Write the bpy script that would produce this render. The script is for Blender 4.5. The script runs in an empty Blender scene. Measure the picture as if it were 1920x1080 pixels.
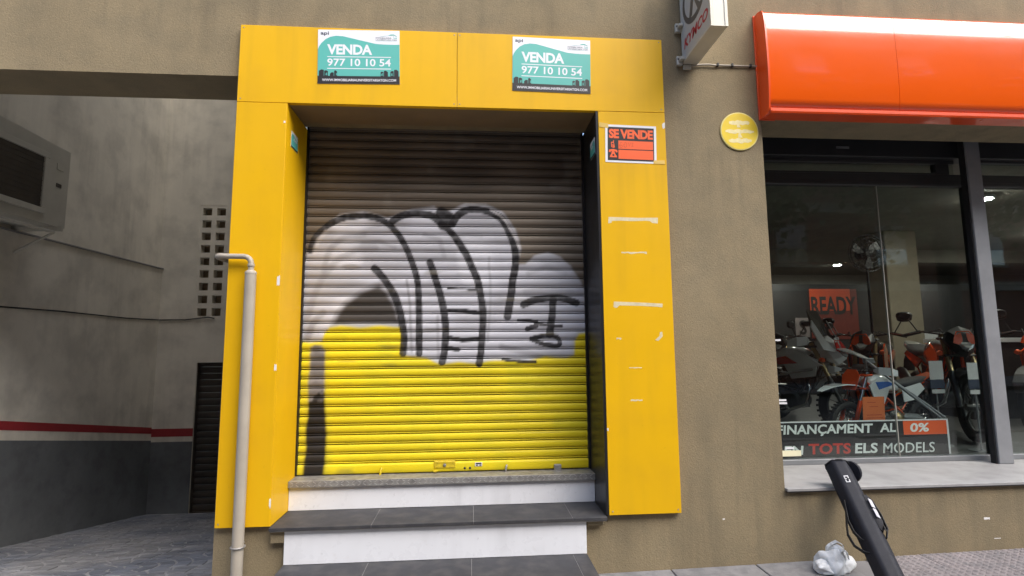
import bpy, bmesh, math, random
import numpy as np
from mathutils import Vector, Matrix
random.seed(7)
rng = np.random.default_rng(7)
S = bpy.context.scene
C = S.collection
PI = math.pi

# ---------------------------------------------------------------- camera
cd = bpy.data.cameras.new('camera')
cam = bpy.data.objects.new('camera', cd); C.objects.link(cam)
cd.sensor_width = 36.0
cd.lens = 985.0 / 1920.0 * 36.0
cd.clip_start = 0.05; cd.clip_end = 1000
R3 = Matrix(((0.9971255, -0.0001538, -0.0757671), (-0.0753014, -0.1127273, -0.9907685), (-0.0083886, 0.9936260, -0.1124149)))
cam.matrix_world = Matrix.Translation((0, -3.64, 1.585)) @ R3.to_4x4()
S.camera = cam
# ---------------------------------------------------------------- sky and sun
SUN_ELEV, SUN_AZ = 50.0, 40.0          # azimuth measured from -Y (towards the viewer) to +X
W = bpy.data.worlds.new('World'); S.world = W; W.use_nodes = True
nt = W.node_tree; nt.nodes.clear()
sky = nt.nodes.new('ShaderNodeTexSky'); sky.sky_type = 'NISHITA'; sky.sun_disc = False
sky.sun_elevation = math.radians(SUN_ELEV); sky.sun_rotation = math.radians(180 - SUN_AZ)
sky.air_density = 1.0; sky.dust_density = 2.4; sky.ozone_density = 1.0
bg = nt.nodes.new('ShaderNodeBackground'); bg.inputs['Strength'].default_value = 0.15
wo = nt.nodes.new('ShaderNodeOutputWorld')
nt.links.new(sky.outputs[0], bg.inputs[0]); nt.links.new(bg.outputs[0], wo.inputs[0])
sl = bpy.data.lights.new('sun', 'SUN'); sl.energy = 1.6; sl.angle = math.radians(60); sl.color = (1, .975, .93)
so = bpy.data.objects.new('sun', sl); C.objects.link(so)
sd = Vector((math.sin(math.radians(SUN_AZ)) * math.cos(math.radians(SUN_ELEV)), -math.cos(math.radians(SUN_AZ)) * math.cos(math.radians(SUN_ELEV)), math.sin(math.radians(SUN_ELEV))))
so.rotation_euler = sd.to_track_quat('Z', 'Y').to_euler(); so.location = (3, -8, 20)
S.view_settings.view_transform = 'Standard'; S.view_settings.look = 'None'
S.view_settings.gamma = 1.0; S.view_settings.use_curve_mapping = False
S.view_settings.exposure = 1.53

# ---------------------------------------------------------------- helpers
MATS = {}
def mat(name, col, rough=.6, metal=0.0, var=.12, vscale=4.0, bump=0.0, bscale=150.0, coat=0.0, spec=.5, col2=None, c2scale=6.0, c2lo=.45, c2hi=.65, ior=1.5, stretch=(1, 1, 1), emit=None, objrand=0.0, fine=0.0, streak=0.0):
    if name in MATS: return MATS[name]
    m = bpy.data.materials.new(name); m.use_nodes = True; n = m.node_tree.nodes; L = m.node_tree.links
    b = n['Principled BSDF']
    geo = n.new('ShaderNodeNewGeometry')
    mp = n.new('ShaderNodeMapping'); mp.inputs['Scale'].default_value = stretch
    L.new(geo.outputs['Position'], mp.inputs[0])
    def noise(sc, det=6, rgh=.6):
        t = n.new('ShaderNodeTexNoise'); t.inputs['Scale'].default_value = sc; t.inputs['Detail'].default_value = det; t.inputs['Roughness'].default_value = rgh
        L.new(mp.outputs[0], t.inputs['Vector']); return t
    base = n.new('ShaderNodeRGB'); base.outputs[0].default_value = (*col, 1); cur = base.outputs[0]
    if col2 is not None:
        t = noise(c2scale); r = n.new('ShaderNodeMapRange'); r.inputs[1].default_value = c2lo; r.inputs[2].default_value = c2hi
        L.new(t.outputs['Fac'], r.inputs[0])
        mx = n.new('ShaderNodeMix'); mx.data_type = 'RGBA'; L.new(r.outputs[0], mx.inputs[0]); L.new(cur, mx.inputs[6]); mx.inputs[7].default_value = (*col2, 1); cur = mx.outputs[2]
    if streak > 0:
        ms = n.new('ShaderNodeMapping'); ms.inputs['Scale'].default_value = (5, 5, .35); L.new(geo.outputs['Position'], ms.inputs[0])
        t = n.new('ShaderNodeTexNoise'); t.inputs['Scale'].default_value = 1.6; t.inputs['Detail'].default_value = 5; t.inputs['Distortion'].default_value = .4; L.new(ms.outputs[0], t.inputs['Vector'])
        t2 = noise(.9, 4); r = n.new('ShaderNodeMapRange'); r.inputs[1].default_value = .44; r.inputs[2].default_value = .72; L.new(t.outputs['Fac'], r.inputs[0])
        r2 = n.new('ShaderNodeMapRange'); r2.inputs[1].default_value = .4; r2.inputs[2].default_value = .65; L.new(t2.outputs['Fac'], r2.inputs[0])
        mm = n.new('ShaderNodeMath'); mm.operation = 'MULTIPLY'; L.new(r.outputs[0], mm.inputs[0]); L.new(r2.outputs[0], mm.inputs[1])
        sp = noise(38, 2, .5); r3 = n.new('ShaderNodeMapRange'); r3.inputs[1].default_value = .68; r3.inputs[2].default_value = .76; r3.inputs[4].default_value = .5; L.new(sp.outputs['Fac'], r3.inputs[0])
        ad = n.new('ShaderNodeMath'); ad.operation = 'MAXIMUM'; L.new(mm.outputs[0], ad.inputs[0]); L.new(r3.outputs[0], ad.inputs[1])
        k2 = n.new('ShaderNodeMath'); k2.operation = 'MULTIPLY'; k2.inputs[1].default_value = streak; L.new(ad.outputs[0], k2.inputs[0])
        mx = n.new('ShaderNodeMix'); mx.data_type = 'RGBA'; L.new(k2.outputs[0], mx.inputs[0]); L.new(cur, mx.inputs[6]); mx.inputs[7].default_value = (.05, .042, .032, 1); cur = mx.outputs[2]
    if var > 0 or objrand > 0 or fine > 0:
        t = noise(vscale); r = n.new('ShaderNodeMapRange'); r.inputs[1].default_value = .3; r.inputs[2].default_value = .7; r.inputs[3].default_value = 1 - var; r.inputs[4].default_value = 1 + var
        L.new(t.outputs['Fac'], r.inputs[0]); val = r.outputs[0]
        if fine > 0:
            t2 = noise(260, 3); r2 = n.new('ShaderNodeMapRange'); r2.inputs[1].default_value = .3; r2.inputs[2].default_value = .7; r2.inputs[3].default_value = 1 - fine; r2.inputs[4].default_value = 1 + fine
            L.new(t2.outputs['Fac'], r2.inputs[0]); ml = n.new('ShaderNodeMath'); ml.operation = 'MULTIPLY'; L.new(val, ml.inputs[0]); L.new(r2.outputs[0], ml.inputs[1]); val = ml.outputs[0]
        if objrand > 0:
            oi = n.new('ShaderNodeObjectInfo'); r3 = n.new('ShaderNodeMapRange'); r3.inputs[3].default_value = 1 - objrand; r3.inputs[4].default_value = 1 + objrand
            L.new(oi.outputs['Random'], r3.inputs[0]); ml = n.new('ShaderNodeMath'); ml.operation = 'MULTIPLY'; L.new(val, ml.inputs[0]); L.new(r3.outputs[0], ml.inputs[1]); val = ml.outputs[0]
        vm = n.new('ShaderNodeVectorMath'); vm.operation = 'SCALE'; L.new(cur, vm.inputs[0]); L.new(val, vm.inputs['Scale']); cur = vm.outputs[0]
    L.new(cur, b.inputs['Base Color'])
    b.inputs['Specular IOR Level'].default_value = spec
    b.inputs['Metallic'].default_value = metal; b.inputs['IOR'].default_value = ior
    b.inputs['Coat Weight'].default_value = coat; b.inputs['Coat Roughness'].default_value = .04
    rt = noise(vscale * 2.3); rr = n.new('ShaderNodeMapRange'); rr.inputs[3].default_value = max(.02, rough - .1 * min(1, rough * 2)); rr.inputs[4].default_value = min(1, rough + .1 * min(1, rough * 2))
    L.new(rt.outputs['Fac'], rr.inputs[0]); L.new(rr.outputs[0], b.inputs['Roughness'])
    if bump > 0:
        t = noise(bscale, 4); bp = n.new('ShaderNodeBump'); bp.inputs['Strength'].default_value = bump; bp.inputs['Distance'].default_value = .004
        L.new(t.outputs['Fac'], bp.inputs['Height']); L.new(bp.outputs[0], b.inputs['Normal'])
    if emit:
        b.inputs['Emission Color'].default_value = (*emit[0], 1); b.inputs['Emission Strength'].default_value = emit[1]
    MATS[name] = m; return m

class MB:
    def __init__(s): s.v = []; s.f = []; s.s = []
    def add(s, vs, fs, smooth=False):
        o = len(s.v); s.v += [tuple(p) for p in vs]; s.f += [tuple(i + o for i in f) for f in fs]; s.s += [smooth] * len(fs); return s
    def box(s, x0, x1, y0, y1, z0, z1):
        return s.add([(x0, y0, z0), (x1, y0, z0), (x1, y1, z0), (x0, y1, z0), (x0, y0, z1), (x1, y0, z1), (x1, y1, z1), (x0, y1, z1)],
                     [(0, 3, 2, 1), (4, 5, 6, 7), (0, 1, 5, 4), (1, 2, 6, 5), (2, 3, 7, 6), (3, 0, 4, 7)])
    def rings(s, rs, cap=True, smooth=True, closed=False):
        n = len(rs[0]); vs = [p for r in rs for p in r]; fs = []; m = len(rs)
        for i in range(m if closed else m - 1):
            a = i * n; b = ((i + 1) % m) * n
            for j in range(n): k = (j + 1) % n; fs.append((a + j, a + k, b + k, b + j))
        s.add(vs, fs, smooth)
        if cap and not closed:
            s.add(rs[0], [tuple(range(n))[::-1]]); s.add(rs[-1], [tuple(range(n))])
        return s
    def tube(s, pts, r, n=10, cap=True, closed=False, flat=1.0):
        P = [Vector(p) for p in pts]; m = len(P); rr = r if isinstance(r, (list, tuple)) else [r] * m
        T = []
        for i in range(m):
            if closed: t = P[(i + 1) % m] - P[i - 1]
            else: t = P[min(i + 1, m - 1)] - P[max(i - 1, 0)]
            T.append(t.normalized())
        u = T[0].orthogonal().normalized()
        if abs(T[0].z) < .95: u = (Vector((0, 0, 1)) - T[0] * T[0].z).normalized()
        rs = []
        for i in range(m):
            u = (u - T[i] * u.dot(T[i])).normalized(); w = T[i].cross(u)
            rs.append([P[i] + (u * math.cos(2 * PI * k / n) * flat + w * math.sin(2 * PI * k / n)) * rr[i] for k in range(n)])
        return s.rings(rs, cap, True, closed)
    def lathe(s, prof, org, axis, n=20, smooth=True, cap=True):
        a = Vector(axis).normalized(); u = a.orthogonal().normalized(); w = a.cross(u); o = Vector(org)
        return s.rings([[o + a * h + (u * math.cos(2 * PI * k / n) + w * math.sin(2 * PI * k / n)) * max(r, 1e-4) for k in range(n)] for r, h in prof], cap, smooth)
    def prism(s, poly, fn, d0, d1):
        """poly: 2-D outline (counter-clockwise), fn(u,v,d) -> point"""
        n = len(poly)
        vs = [fn(u, v, d0) for u, v in poly] + [fn(u, v, d1) for u, v in poly]
        return s.add(vs, [tuple(range(n)), tuple(range(2 * n - 1, n - 1, -1))] + [(i, i + n, (i + 1) % n + n, (i + 1) % n) for i in range(n)])
    def strip(s, pts, dirs, w, t):
        """a bent strap: centre points, sideways direction, half width, thickness"""
        rs = []
        P = [Vector(p) for p in pts]; d = Vector(dirs)
        for i in range(len(P)):
            tg = (P[min(i + 1, len(P) - 1)] - P[max(i - 1, 0)]).normalized(); nn = tg.cross(d).normalized() * t / 2
            ww = w[i] if isinstance(w, (list, tuple)) else w
            rs.append([P[i] - d * ww - nn, P[i] + d * ww - nn, P[i] + d * ww + nn, P[i] - d * ww + nn])
        return s.rings(rs, True, False)
    def mesh(s, name, m=None, bevel=0.0, seg=1):
        me = bpy.data.meshes.new(name); me.from_pydata(s.v, [], s.f)
        me.polygons.foreach_set('use_smooth', s.s)
        bm = bmesh.new(); bm.from_mesh(me)
        bmesh.ops.recalc_face_normals(bm, faces=bm.faces[:])
        if bevel > 0:
            ed = [e for e in bm.edges if len(e.link_faces) == 2 and e.calc_face_angle(0) > .6]
            bmesh.ops.bevel(bm, geom=ed, offset=bevel, segments=seg, affect='EDGES', clamp_overlap=True)
        bm.to_mesh(me); bm.free()
        if m: me.materials.append(m)
        return me
    def build(s, name, m, parent=None, bevel=0.0, seg=1):
        return link(name, s.mesh(name, m, bevel, seg), parent)

def link(name, me, parent=None):
    o = bpy.data.objects.new(name, me); C.objects.link(o)
    if parent is not None:
        o.parent = parent
        if parent.type == 'EMPTY': o.location = -parent.location
    return o
def B(*a): return MB().box(*a)
def tag(o, label=None, cat=None, group=None, kind=None):
    if label: o['label'] = label
    if cat: o['category'] = cat
    if group: o['group'] = group
    if kind: o['kind'] = kind
    return o
def thing(name, label, cat, loc=(0, 0, 0), group=None):
    o = bpy.data.objects.new(name, None); o.empty_display_size = .2; C.objects.link(o); o.location = loc
    return tag(o, label, cat, group)
def ss(n, c, a, b, e=2.5, axis='x', x=0.0):
    """superellipse ring: centre c=(y,z), half width a, half height b"""
    r = []
    for k in range(n):
        t = 2 * PI * k / n; cx, sx = math.cos(t), math.sin(t)
        r.append((x, c[0] + a * math.copysign(abs(cx) ** (2 / e), cx), c[1] + b * math.copysign(abs(sx) ** (2 / e), sx)))
    return r
def text(body, box, fn, m, parent, name='lettering', bold=0.0, shear=0.0, depth=.0006, spacing=1.0, fit=True):
    """flat print: body fitted into box (u0,u1,v0,v1); fn(u,v,d) -> world point"""
    cu = bpy.data.curves.new('t', 'FONT'); cu.body = body; cu.offset = bold; cu.shear = shear; cu.space_character = spacing; cu.resolution_u = 3; cu.fill_mode = 'FRONT'
    to = bpy.data.objects.new('t', cu); C.objects.link(to)
    me = bpy.data.meshes.new_from_object(to.evaluated_get(bpy.context.evaluated_depsgraph_get()))
    bpy.data.objects.remove(to); bpy.data.curves.remove(cu)
    co = np.empty(len(me.vertices) * 3); me.vertices.foreach_get('co', co); co = co.reshape(-1, 3)
    lo, hi = co.min(0), co.max(0); u0, u1, v0, v1 = box
    sx = (u1 - u0) / (hi[0] - lo[0]); sy = (v1 - v0) / (hi[1] - lo[1])
    vs = [fn(u0 + (p[0] - lo[0]) * sx, v0 + (p[1] - lo[1]) * sy, depth) for p in co]
    fs = [tuple(p.vertices) for p in me.polygons]; bpy.data.meshes.remove(me)
    m2 = bpy.data.meshes.new(name); m2.from_pydata([tuple(p) for p in vs], [], fs); m2.materials.append(m)
    bm = bmesh.new(); bm.from_mesh(m2); bmesh.ops.recalc_face_normals(bm, faces=bm.faces[:]); bm.to_mesh(m2); bm.free()
    return link(name, m2, parent)
def sheet(name, polys, fn, m, parent, d):
    """flat print areas (list of outlines) lying d in front of their support"""
    b = MB()
    for p in polys: b.add([fn(u, v, d) for u, v in p], [tuple(range(len(p)))])
    me = bpy.data.meshes.new(name); me.from_pydata(b.v, [], b.f); me.materials.append(m)
    return link(name, me, parent)
def rect(u0, u1, v0, v1): return [(u0, v0), (u1, v0), (u1, v1), (u0, v1)]
def gz(x): return .05 + .018 * x           # the pavement climbs gently to the right

# ---------------------------------------------------------------- materials
PLASTER = mat('brown_plaster', (.245, .194, .113), rough=.92, var=.10, vscale=1.3, bump=.75, bscale=110, col2=(.211, .170, .102), c2scale=5, c2lo=.4, c2hi=.7, fine=.2, streak=.42)
YEL = mat('yellow_panel', (.74, .42, .004), rough=.45, spec=.25, var=.03, vscale=2, bump=.03, bscale=8, col2=(.70, .39, .008), c2scale=2.5, c2lo=.5, c2hi=.8, streak=.17, objrand=.025)
BLACKP = mat('black_panel', (.012, .012, .013), rough=.35, var=.2)
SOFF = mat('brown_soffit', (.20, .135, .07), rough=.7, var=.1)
WHITE = mat('white_tile', (.80, .81, .83), streak=.30, rough=.28, var=.02, vscale=3, col2=(.70, .70, .69), c2scale=14, c2lo=.62, c2hi=.8)
SLATE = mat('dark_tile', (.042, .042, .046), rough=.6, spec=.3, var=.15, vscale=5, bump=.05, bscale=60, col2=(.065, .062, .062), c2scale=9, fine=.1, objrand=.06)
GROUT = mat('grout', (.30, .29, .28), rough=.9)
STEEL = mat('worn_steel', (.31, .30, .28), rough=.45, metal=.35, var=.2, vscale=12, col2=(.2, .19, .18), c2scale=20)
PVC = mat('grey_pipe', (.36, .32, .26), rough=.5, var=.08, vscale=6)
WPAINT = mat('white_wall_paint', (.70, .655, .56), rough=.85, var=.08, vscale=1.6, bump=.15, bscale=60, col2=(.56, .525, .45), c2scale=2.2, streak=.22)
DADO = mat('grey_dado_paint', (.14, .15, .155), rough=.75, var=.2, vscale=2.5, bump=.12, bscale=50, col2=(.10, .105, .11), c2scale=5)
REDP = mat('red_band_paint', (.30, .025, .03), rough=.6, var=.15)
ORANGE = mat('orange_panel', (.82, .105, .006), rough=.12, var=.03, vscale=1.5, bump=.06, bscale=3.0, coat=1.0, ior=1.6)
ORANGED = mat('orange_trim', (.72, .068, .005), rough=.3, var=.05, coat=.4)
FRAME = mat('anthracite_frame', (.028, .029, .031), rough=.45, var=.1)
ALU = mat('grey_aluminium', (.22, .23, .24), rough=.4, metal=.3, var=.06)
POST = mat('grey_post_paint', (.22, .225, .235), rough=.5, var=.12, vscale=5)
SILL = mat('pale_stone_sill', (.32, .315, .31), rough=.5, var=.08, vscale=3, col2=(.26, .255, .25), c2scale=5, streak=.15)
SWHITE = mat('sign_white', (.78, .79, .82), rough=.35, var=.01)
STEAL = mat('sign_teal', (.11, .46, .40), rough=.35, var=.02)
SBLACK = mat('sign_black', (.018, .016, .017), rough=.4, var=.02)
SORANGE = mat('sign_orange', (.86, .12, .025), rough=.45, var=.02)
SNAVY = mat('sign_navy', (.03, .04, .07), rough=.4, var=.02)
SRED = mat('sign_red', (.42, .02, .03), rough=.4, var=.02)
RED = mat('red_letter', (.60, .035, .015), rough=.5, var=.02)
RUB = mat('black_rubber', (.012, .012, .013), rough=.75, var=.2)
BLK = mat('black_plastic', (.012, .012, .014), rough=.4, var=.15)
GLASS = None

def glass_mat(name='window_glass', tint=(.86, .9, .88), ior=1.75):
    m = bpy.data.materials.new(name); m.use_nodes = True; n = m.node_tree.nodes; L = m.node_tree.links; n.clear()
    o = n.new('ShaderNodeOutputMaterial'); t = n.new('ShaderNodeBsdfTransparent'); t.inputs[0].default_value = (*tint, 1)
    g = n.new('ShaderNodeBsdfGlossy'); g.inputs['Roughness'].default_value = .015
    lw_ = n.new('ShaderNodeLayerWeight'); lw_.inputs[0].default_value = .5
    pw = n.new('ShaderNodeMath'); pw.operation = 'POWER'; pw.inputs[1].default_value = 4.0; L.new(lw_.outputs['Facing'], pw.inputs[0])
    fr = n.new('ShaderNodeMath'); fr.operation = 'MULTIPLY_ADD'; fr.inputs[1].default_value = .93; fr.inputs[2].default_value = .055; L.new(pw.outputs[0], fr.inputs[0])
    geo = n.new('ShaderNodeNewGeometry'); nz = n.new('ShaderNodeTexNoise'); nz.inputs['Scale'].default_value = 1.2
    L.new(geo.outputs['Position'], nz.inputs['Vector'])
    bp = n.new('ShaderNodeBump'); bp.inputs['Strength'].default_value = .02; L.new(nz.outputs['Fac'], bp.inputs['Height']); L.new(bp.outputs[0], g.inputs['Normal'])
    mx = n.new('ShaderNodeMixShader'); L.new(fr.outputs[0], mx.inputs[0]); L.new(t.outputs[0], mx.inputs[1]); L.new(g.outputs[0], mx.inputs[2]); L.new(mx.outputs[0], o.inputs[0])
    return m
GLASS = glass_mat()

# ================================================================ GROUND
def sloped(name, x0, x1, y0, y1, dz, m, nx=8):
    b = MB(); vs = []
    for i in range(nx + 1):
        x = x0 + (x1 - x0) * i / nx; vs += [(x, y0, gz(x) + dz), (x, y1, gz(x) + dz)]
    b.add(vs, [(2 * i, 2 * i + 2, 2 * i + 3, 2 * i + 1) for i in range(nx)])
    return tag(b.build(name, m), kind='structure')
ASPH = mat('asphalt', (.05, .05, .052), rough=.9, var=.15, vscale=3, bump=.4, bscale=80, fine=.2)
CONC = mat('pavement_concrete', (.17, .165, .165), rough=.85, var=.12, vscale=3, bump=.3, bscale=90, fine=.12)
PAVER = mat('pavement_slab', (.185, .18, .178), rough=.8, var=.14, vscale=7, bump=.25, bscale=70, fine=.15, objrand=.07, col2=(.13, .128, .13), c2scale=11)
TACT = mat('tactile_tile', (.21, .185, .183), rough=.8, var=.10, vscale=6, bump=.25, bscale=90, fine=.15, objrand=.05, col2=(.165, .152, .152), c2scale=8)
sloped('ground', -200, 200, -200, -.1, -.30, ASPH, 20)
sloped('road', -60, 60, -9.5, -2.95, -.14, ASPH, 20)
pav = sloped('pavement', -60, 60, -2.8, .1, -.022, CONC, 40)
sloped('far_pavement', -60, 60, -13, -9.6, -.02, CONC, 20)
k = MB()
for i in range(40):
    x0, x1 = -40 + 2 * i + .004, -40 + 2 * i + 1.996
    k.box(x0, x1, -2.95, -2.8, gz((x0 + x1) / 2) - .3, gz((x0 + x1) / 2))
tag(k.build('kerb', CONC, bevel=.012), kind='structure')
# smooth slabs in front of the plain wall, then tactile tiles with raised pads
def slab_mesh(w, d):
    return B(-w / 2, w / 2, -d / 2, d / 2, -.02, 0).mesh('slab', PAVER, .004)
sm = slab_mesh(.592, .392)
for r in range(4):
    for c in range(8):
        x = -1.95 + c * .6 + (.3 if r % 2 else 0); y = -.155 - r * .4
        if x > 2.45 or x < -1.7: continue
        if -1.5 < x < 1.02 and y > -.56: continue
        o = link('slab', sm, pav); o.location = (x, y, gz(x)); o.rotation_euler = (0, -math.atan(.018), 0)
        o.location.z += random.uniform(-.0015, .0015)
# slabs either side of the steps
sm2 = slab_mesh(.392, .392)
for x, y in ((1.0, -.155), (1.0, -.555), (-1.5, -.155), (-1.5, -.555)):
    o = link('slab', sm2, pav); o.location = (x, y, gz(x)); o.rotation_euler = (0, -math.atan(.018), 0)
tb = B(-.0985, .0985, -.0985, .0985, -.02, -.002)
for i in range(4):
    for j in range(5):
        cx = -.074 + i * .0493; cy = -.079 + j * .0395
        if True:
            a, bb = .0205, .0145
            vs = [(cx - a, cy, -.002), (cx - a * .3, cy - bb, -.002), (cx + a * .3, cy - bb, -.002), (cx + a, cy, -.002), (cx + a * .3, cy + bb, -.002), (cx - a * .3, cy + bb, -.002)]
            tp = [(cx + (p[0] - cx) * .7, cy + (p[1] - cy) * .7, .0035) for p in vs]
            tb.add(vs + tp, [tuple(range(6, 12))] + [(q, (q + 1) % 6, (q + 1) % 6 + 6, q + 6) for q in range(6)])
tm = tb.mesh('tile', TACT)
for r in range(5):
    for c in range(18):
        x = 2.86 + c * .2; y = -.06 - r * .2
        o = link('tile', tm, pav); o.location = (x, y, gz(x) + random.uniform(-.001, .001)); o.rotation_euler = (0, -math.atan(.018), 0)

# ================================================================ BUILDING
bld = thing('shop_building', 'brown plastered building front with a deep driveway opening and a shop window', 'building', (0, .04, 0))
w = MB()
F0, F1 = .04, .42
for a in ((-25, 25, F0, F1, 3.52, 13), (-1.66, 25, F0, F1, 3.317, 3.52), (-1.66, -1.31, F0, F1, -.6, 3.317), (.925, 2.196, F0, F1, -.6, 3.317),
          (2.196, 9.5, F0, F1, -.6, .565), (9.5, 25, F0, F1, -.6, 3.317), (-25, -5.0, F0, F1, -1.2, 3.52), (-1.31, .925, F0, F1, -.6, .40)): w.box(*a)
w.build('facade_wall', PLASTER, bld)
B(-1.66, -1.45, .42, 5.2, -1.3, 10.5).build('driveway_side_wall', WPAINT, bld)
CEIL = mat('driveway_ceiling_paint', (.8, .78, .72), rough=.9)
# --- driveway: ramp of fan-laid setts going down
rz = lambda y: -.02 - .17 * y
RAMPM = mat('sett_joint', (.25, .25, .252), rough=.9, var=.25, vscale=4, bump=.3, bscale=90)
SETT = mat('sett_stone', (.185, .185, .192), rough=.72, var=.25, vscale=2.5, bump=.4, bscale=70, objrand=.16, fine=.15, col2=(.115, .125, .15), c2scale=1.1, c2lo=.42, c2hi=.6)
rb = MB(); rb.add([(-4.95, -.05, rz(-.05) - .001), (-1.66, -.05, rz(-.05) - .001), (-1.66, 5.0, rz(5) - .001), (-4.95, 5.0, rz(5) - .001)], [(0, 1, 2, 3)])
rb.add([(-4.95, -2.8, gz(-4.95) - .012), (-1.66, -2.8, gz(-1.66) - .012), (-1.66, -.05, rz(-.05) - .001), (-4.95, -.05, rz(-.05) - .001)], [(0, 1, 2, 3)])
ramp = tag(rb.build('driveway_ramp', RAMPM), kind='structure')
RAD, RING = .62, .124
setts = []
cents = [(i * 2 * RAD + (RAD if j % 2 else 0) - 6.0, j * RAD * .98 - .6) for j in range(13) for i in range(6)]
for (cx, cy) in cents:
    for ri in range(5):
        r0, r1 = ri * RING, (ri + 1) * RING
        rm = (r0 + r1) / 2; nn = max(3, int(2 * PI * rm / .17)) if ri else 3
        for q in range(nn):
            a0, a1 = 2 * PI * q / nn + ri * .4, 2 * PI * (q + 1) / nn + ri * .4
            mx, my = cx + rm * math.cos((a0 + a1) / 2), cy + rm * math.sin((a0 + a1) / 2)
            if not (-4.88 < mx < -1.70 and -.02 < my < 4.9): continue
            if any((mx - ox) ** 2 + (my - oy) ** 2 < RAD * RAD * .98 for ox, oy in cents if oy < cy - .01): continue
            setts.append((mx, my, cx, cy, max(r0, .012) + .007, r1 - .007, a0, a1))
def sett_into(b, s, org=None):
    mx, my, cx, cy, r0, r1, a0, a1 = s
    g = .007 / max(.06, (r0 + r1) / 2); am = (a0 + a1) / 2; h = random.uniform(.0, .006)
    pts = []
    for a, r in ((a0 + g, r0), (am, r0), (a1 - g, r0), (a1 - g, r1), (am, r1), (a0 + g, r1)):
        pts.append((cx + r * math.cos(a), cy + r * math.sin(a)))
    vs = [(x, y, rz(y) - .008) for x, y in pts] + [(mx + (x - mx) * .93, my + (y - my) * .93, rz(y) + .003 + h * .5) for x, y in pts]
    b.add(vs, [(6, 7, 10, 11), (7, 8, 9, 10)] + [(i, (i + 1) % 6, (i + 1) % 6 + 6, i + 6) for i in range(6)])
setts.sort(key=lambda s: (s[0] + 2.6) ** 2 * .5 + s[1] ** 2)
for s in setts[:300]:
    b = MB(); sett_into(b, s); b.build('sett', SETT, ramp)
b = MB()
for s in setts[300:]: sett_into(b, s)
tag(b.build('sett_paving', SETT, ramp), kind='stuff')

lw = thing('driveway_wall', 'long white painted wall of the sloping driveway with red band and dark grey base', 'wall', (-4.95, 2.6, -.9))
B(-5.15, -4.94, .42, 5.2, 2.88, 10.5).build('upper_wall', WPAINT, lw)
B(-5.15, -4.90, .42, 5.2, -1.4, 2.86).build('lower_wall', WPAINT, lw)
B(-5.15, -4.875, .42, 5.0, 2.862, 2.879).build('ledge', mat('ledge_grey', (.25, .24, .23)), lw, .003)
fl = lambda d: (lambda u, v, dd: (-4.90 + dd, u, v))
def slopeband(z0a, z1a, y0, y1, sl, d):
    b = MB(); return b.prism([(y0, z0a + sl * (y0 - 2.36)), (y1, z0a + sl * (y1 - 2.36)), (y1, z1a + sl * (y1 - 2.36)), (y0, z1a + sl * (y0 - 2.36))], lambda u, v, dd: (-4.90 + dd, u, v), d, 0)
slopeband(-1.3, .667, .42, 5.0, -.172, .002).build('grey_base_band', DADO, lw)
slopeband(.772, .866, .42, 5.0, -.173, .002).build('red_band', REDP, lw)
MB().tube([(-4.893, .45, 2.07), (-4.893, 1.6, 2.045), (-4.893, 3.0, 2.06), (-4.893, 4.2, 2.045), (-4.893, 4.98, 2.06)], .008, 6).build('wall_cable', BLK, lw)

bw = thing('back_wall', 'white end wall of the driveway with vent blocks beside a dark shutter door', 'wall', (-3.4, 5.1, -.9))
b = MB()
for a in ((-5.15, -4.37, 5, 5.2, -1.4, 10.5), (-4.37, -3.94, 5, 5.2, 3.91, 10.5), (-4.37, -3.94, 5, 5.2, 1.39, 2.08), (-3.94, -1.45, 5, 5.2, 1.39, 10.5), (-4.37, -4.29, 5, 5.2, -1.4, 1.39), (-2.2, -1.45, 5, 5.2, -1.4, 1.39)): b.box(*a)
b.build('plain_wall', WPAINT, bw)
B(-4.9, -4.29, 4.998, 5.0, -1.2, .19).build('grey_base_band', DADO, bw); B(-4.9, -4.29, 4.998, 5.0, .268, .388).build('red_band', REDP, bw)
vb = MB()
for a in ((-.1075, -.07, 0, .12, -.1015, .1015), (.07, .1075, 0, .12, -.1015, .1015), (-.07, .07, 0, .12, -.1015, -.062), (-.07, .07, 0, .12, .062, .1015)): vb.box(*a)
vm = vb.mesh('vent_block', WPAINT)
for c in range(2):
    for r in range(9):
        o = link('vent_block', vm, bw); o.location = Vector((-4.2625 + c * .215, 5.004, 2.1815 + r * .2033)) - bw.location
VOID = mat('vent_void_tone', (.22, .165, .10), rough=.9)  # shaded void behind the vents put into colour, browned to imitate haze
B(-4.4, -3.9, 5.13, 5.16, 2.05, 3.95).build('vent_void_sheet', VOID, bw)
MB().tube([(-4.89, 4.99, 2.06), (-4.5, 4.99, 2.06), (-4.15, 4.985, 2.10), (-4.06, 4.99, 2.08)], .008, 6).build('wall_cable', BLK, bw)

BRSH = mat('brown_shutter', (.045, .036, .028), rough=.6, var=.2, vscale=3)
gd = thing('garage_shutter', 'dark brown roller door at the bottom of the driveway', 'roller door', (-3.25, 5.12, -.88))
pr = [(0, 0), (.012, .004), (.02, .03), (.02, .07), (.012, .096), (0, .099)]
gm = MB().rings([[(x, -u, v) for u, v in pr] + [(x, .004, .099), (x, .004, 0)] for x in (-1.05, 1.05)], True, False).mesh('slat', BRSH)
for i in range(23):
    o = link('slat', gm, gd); o.location = (0, .0, i * .1 + .0)
B(-4.29, -2.2, 5.10, 5.145, -.95, -.88).build('bottom_bar', BRSH, gd, .004)
B(-4.31, -4.285, 5.03, 5.19, -.9, 1.39).build('guide_rail', BRSH, gd)

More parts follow.
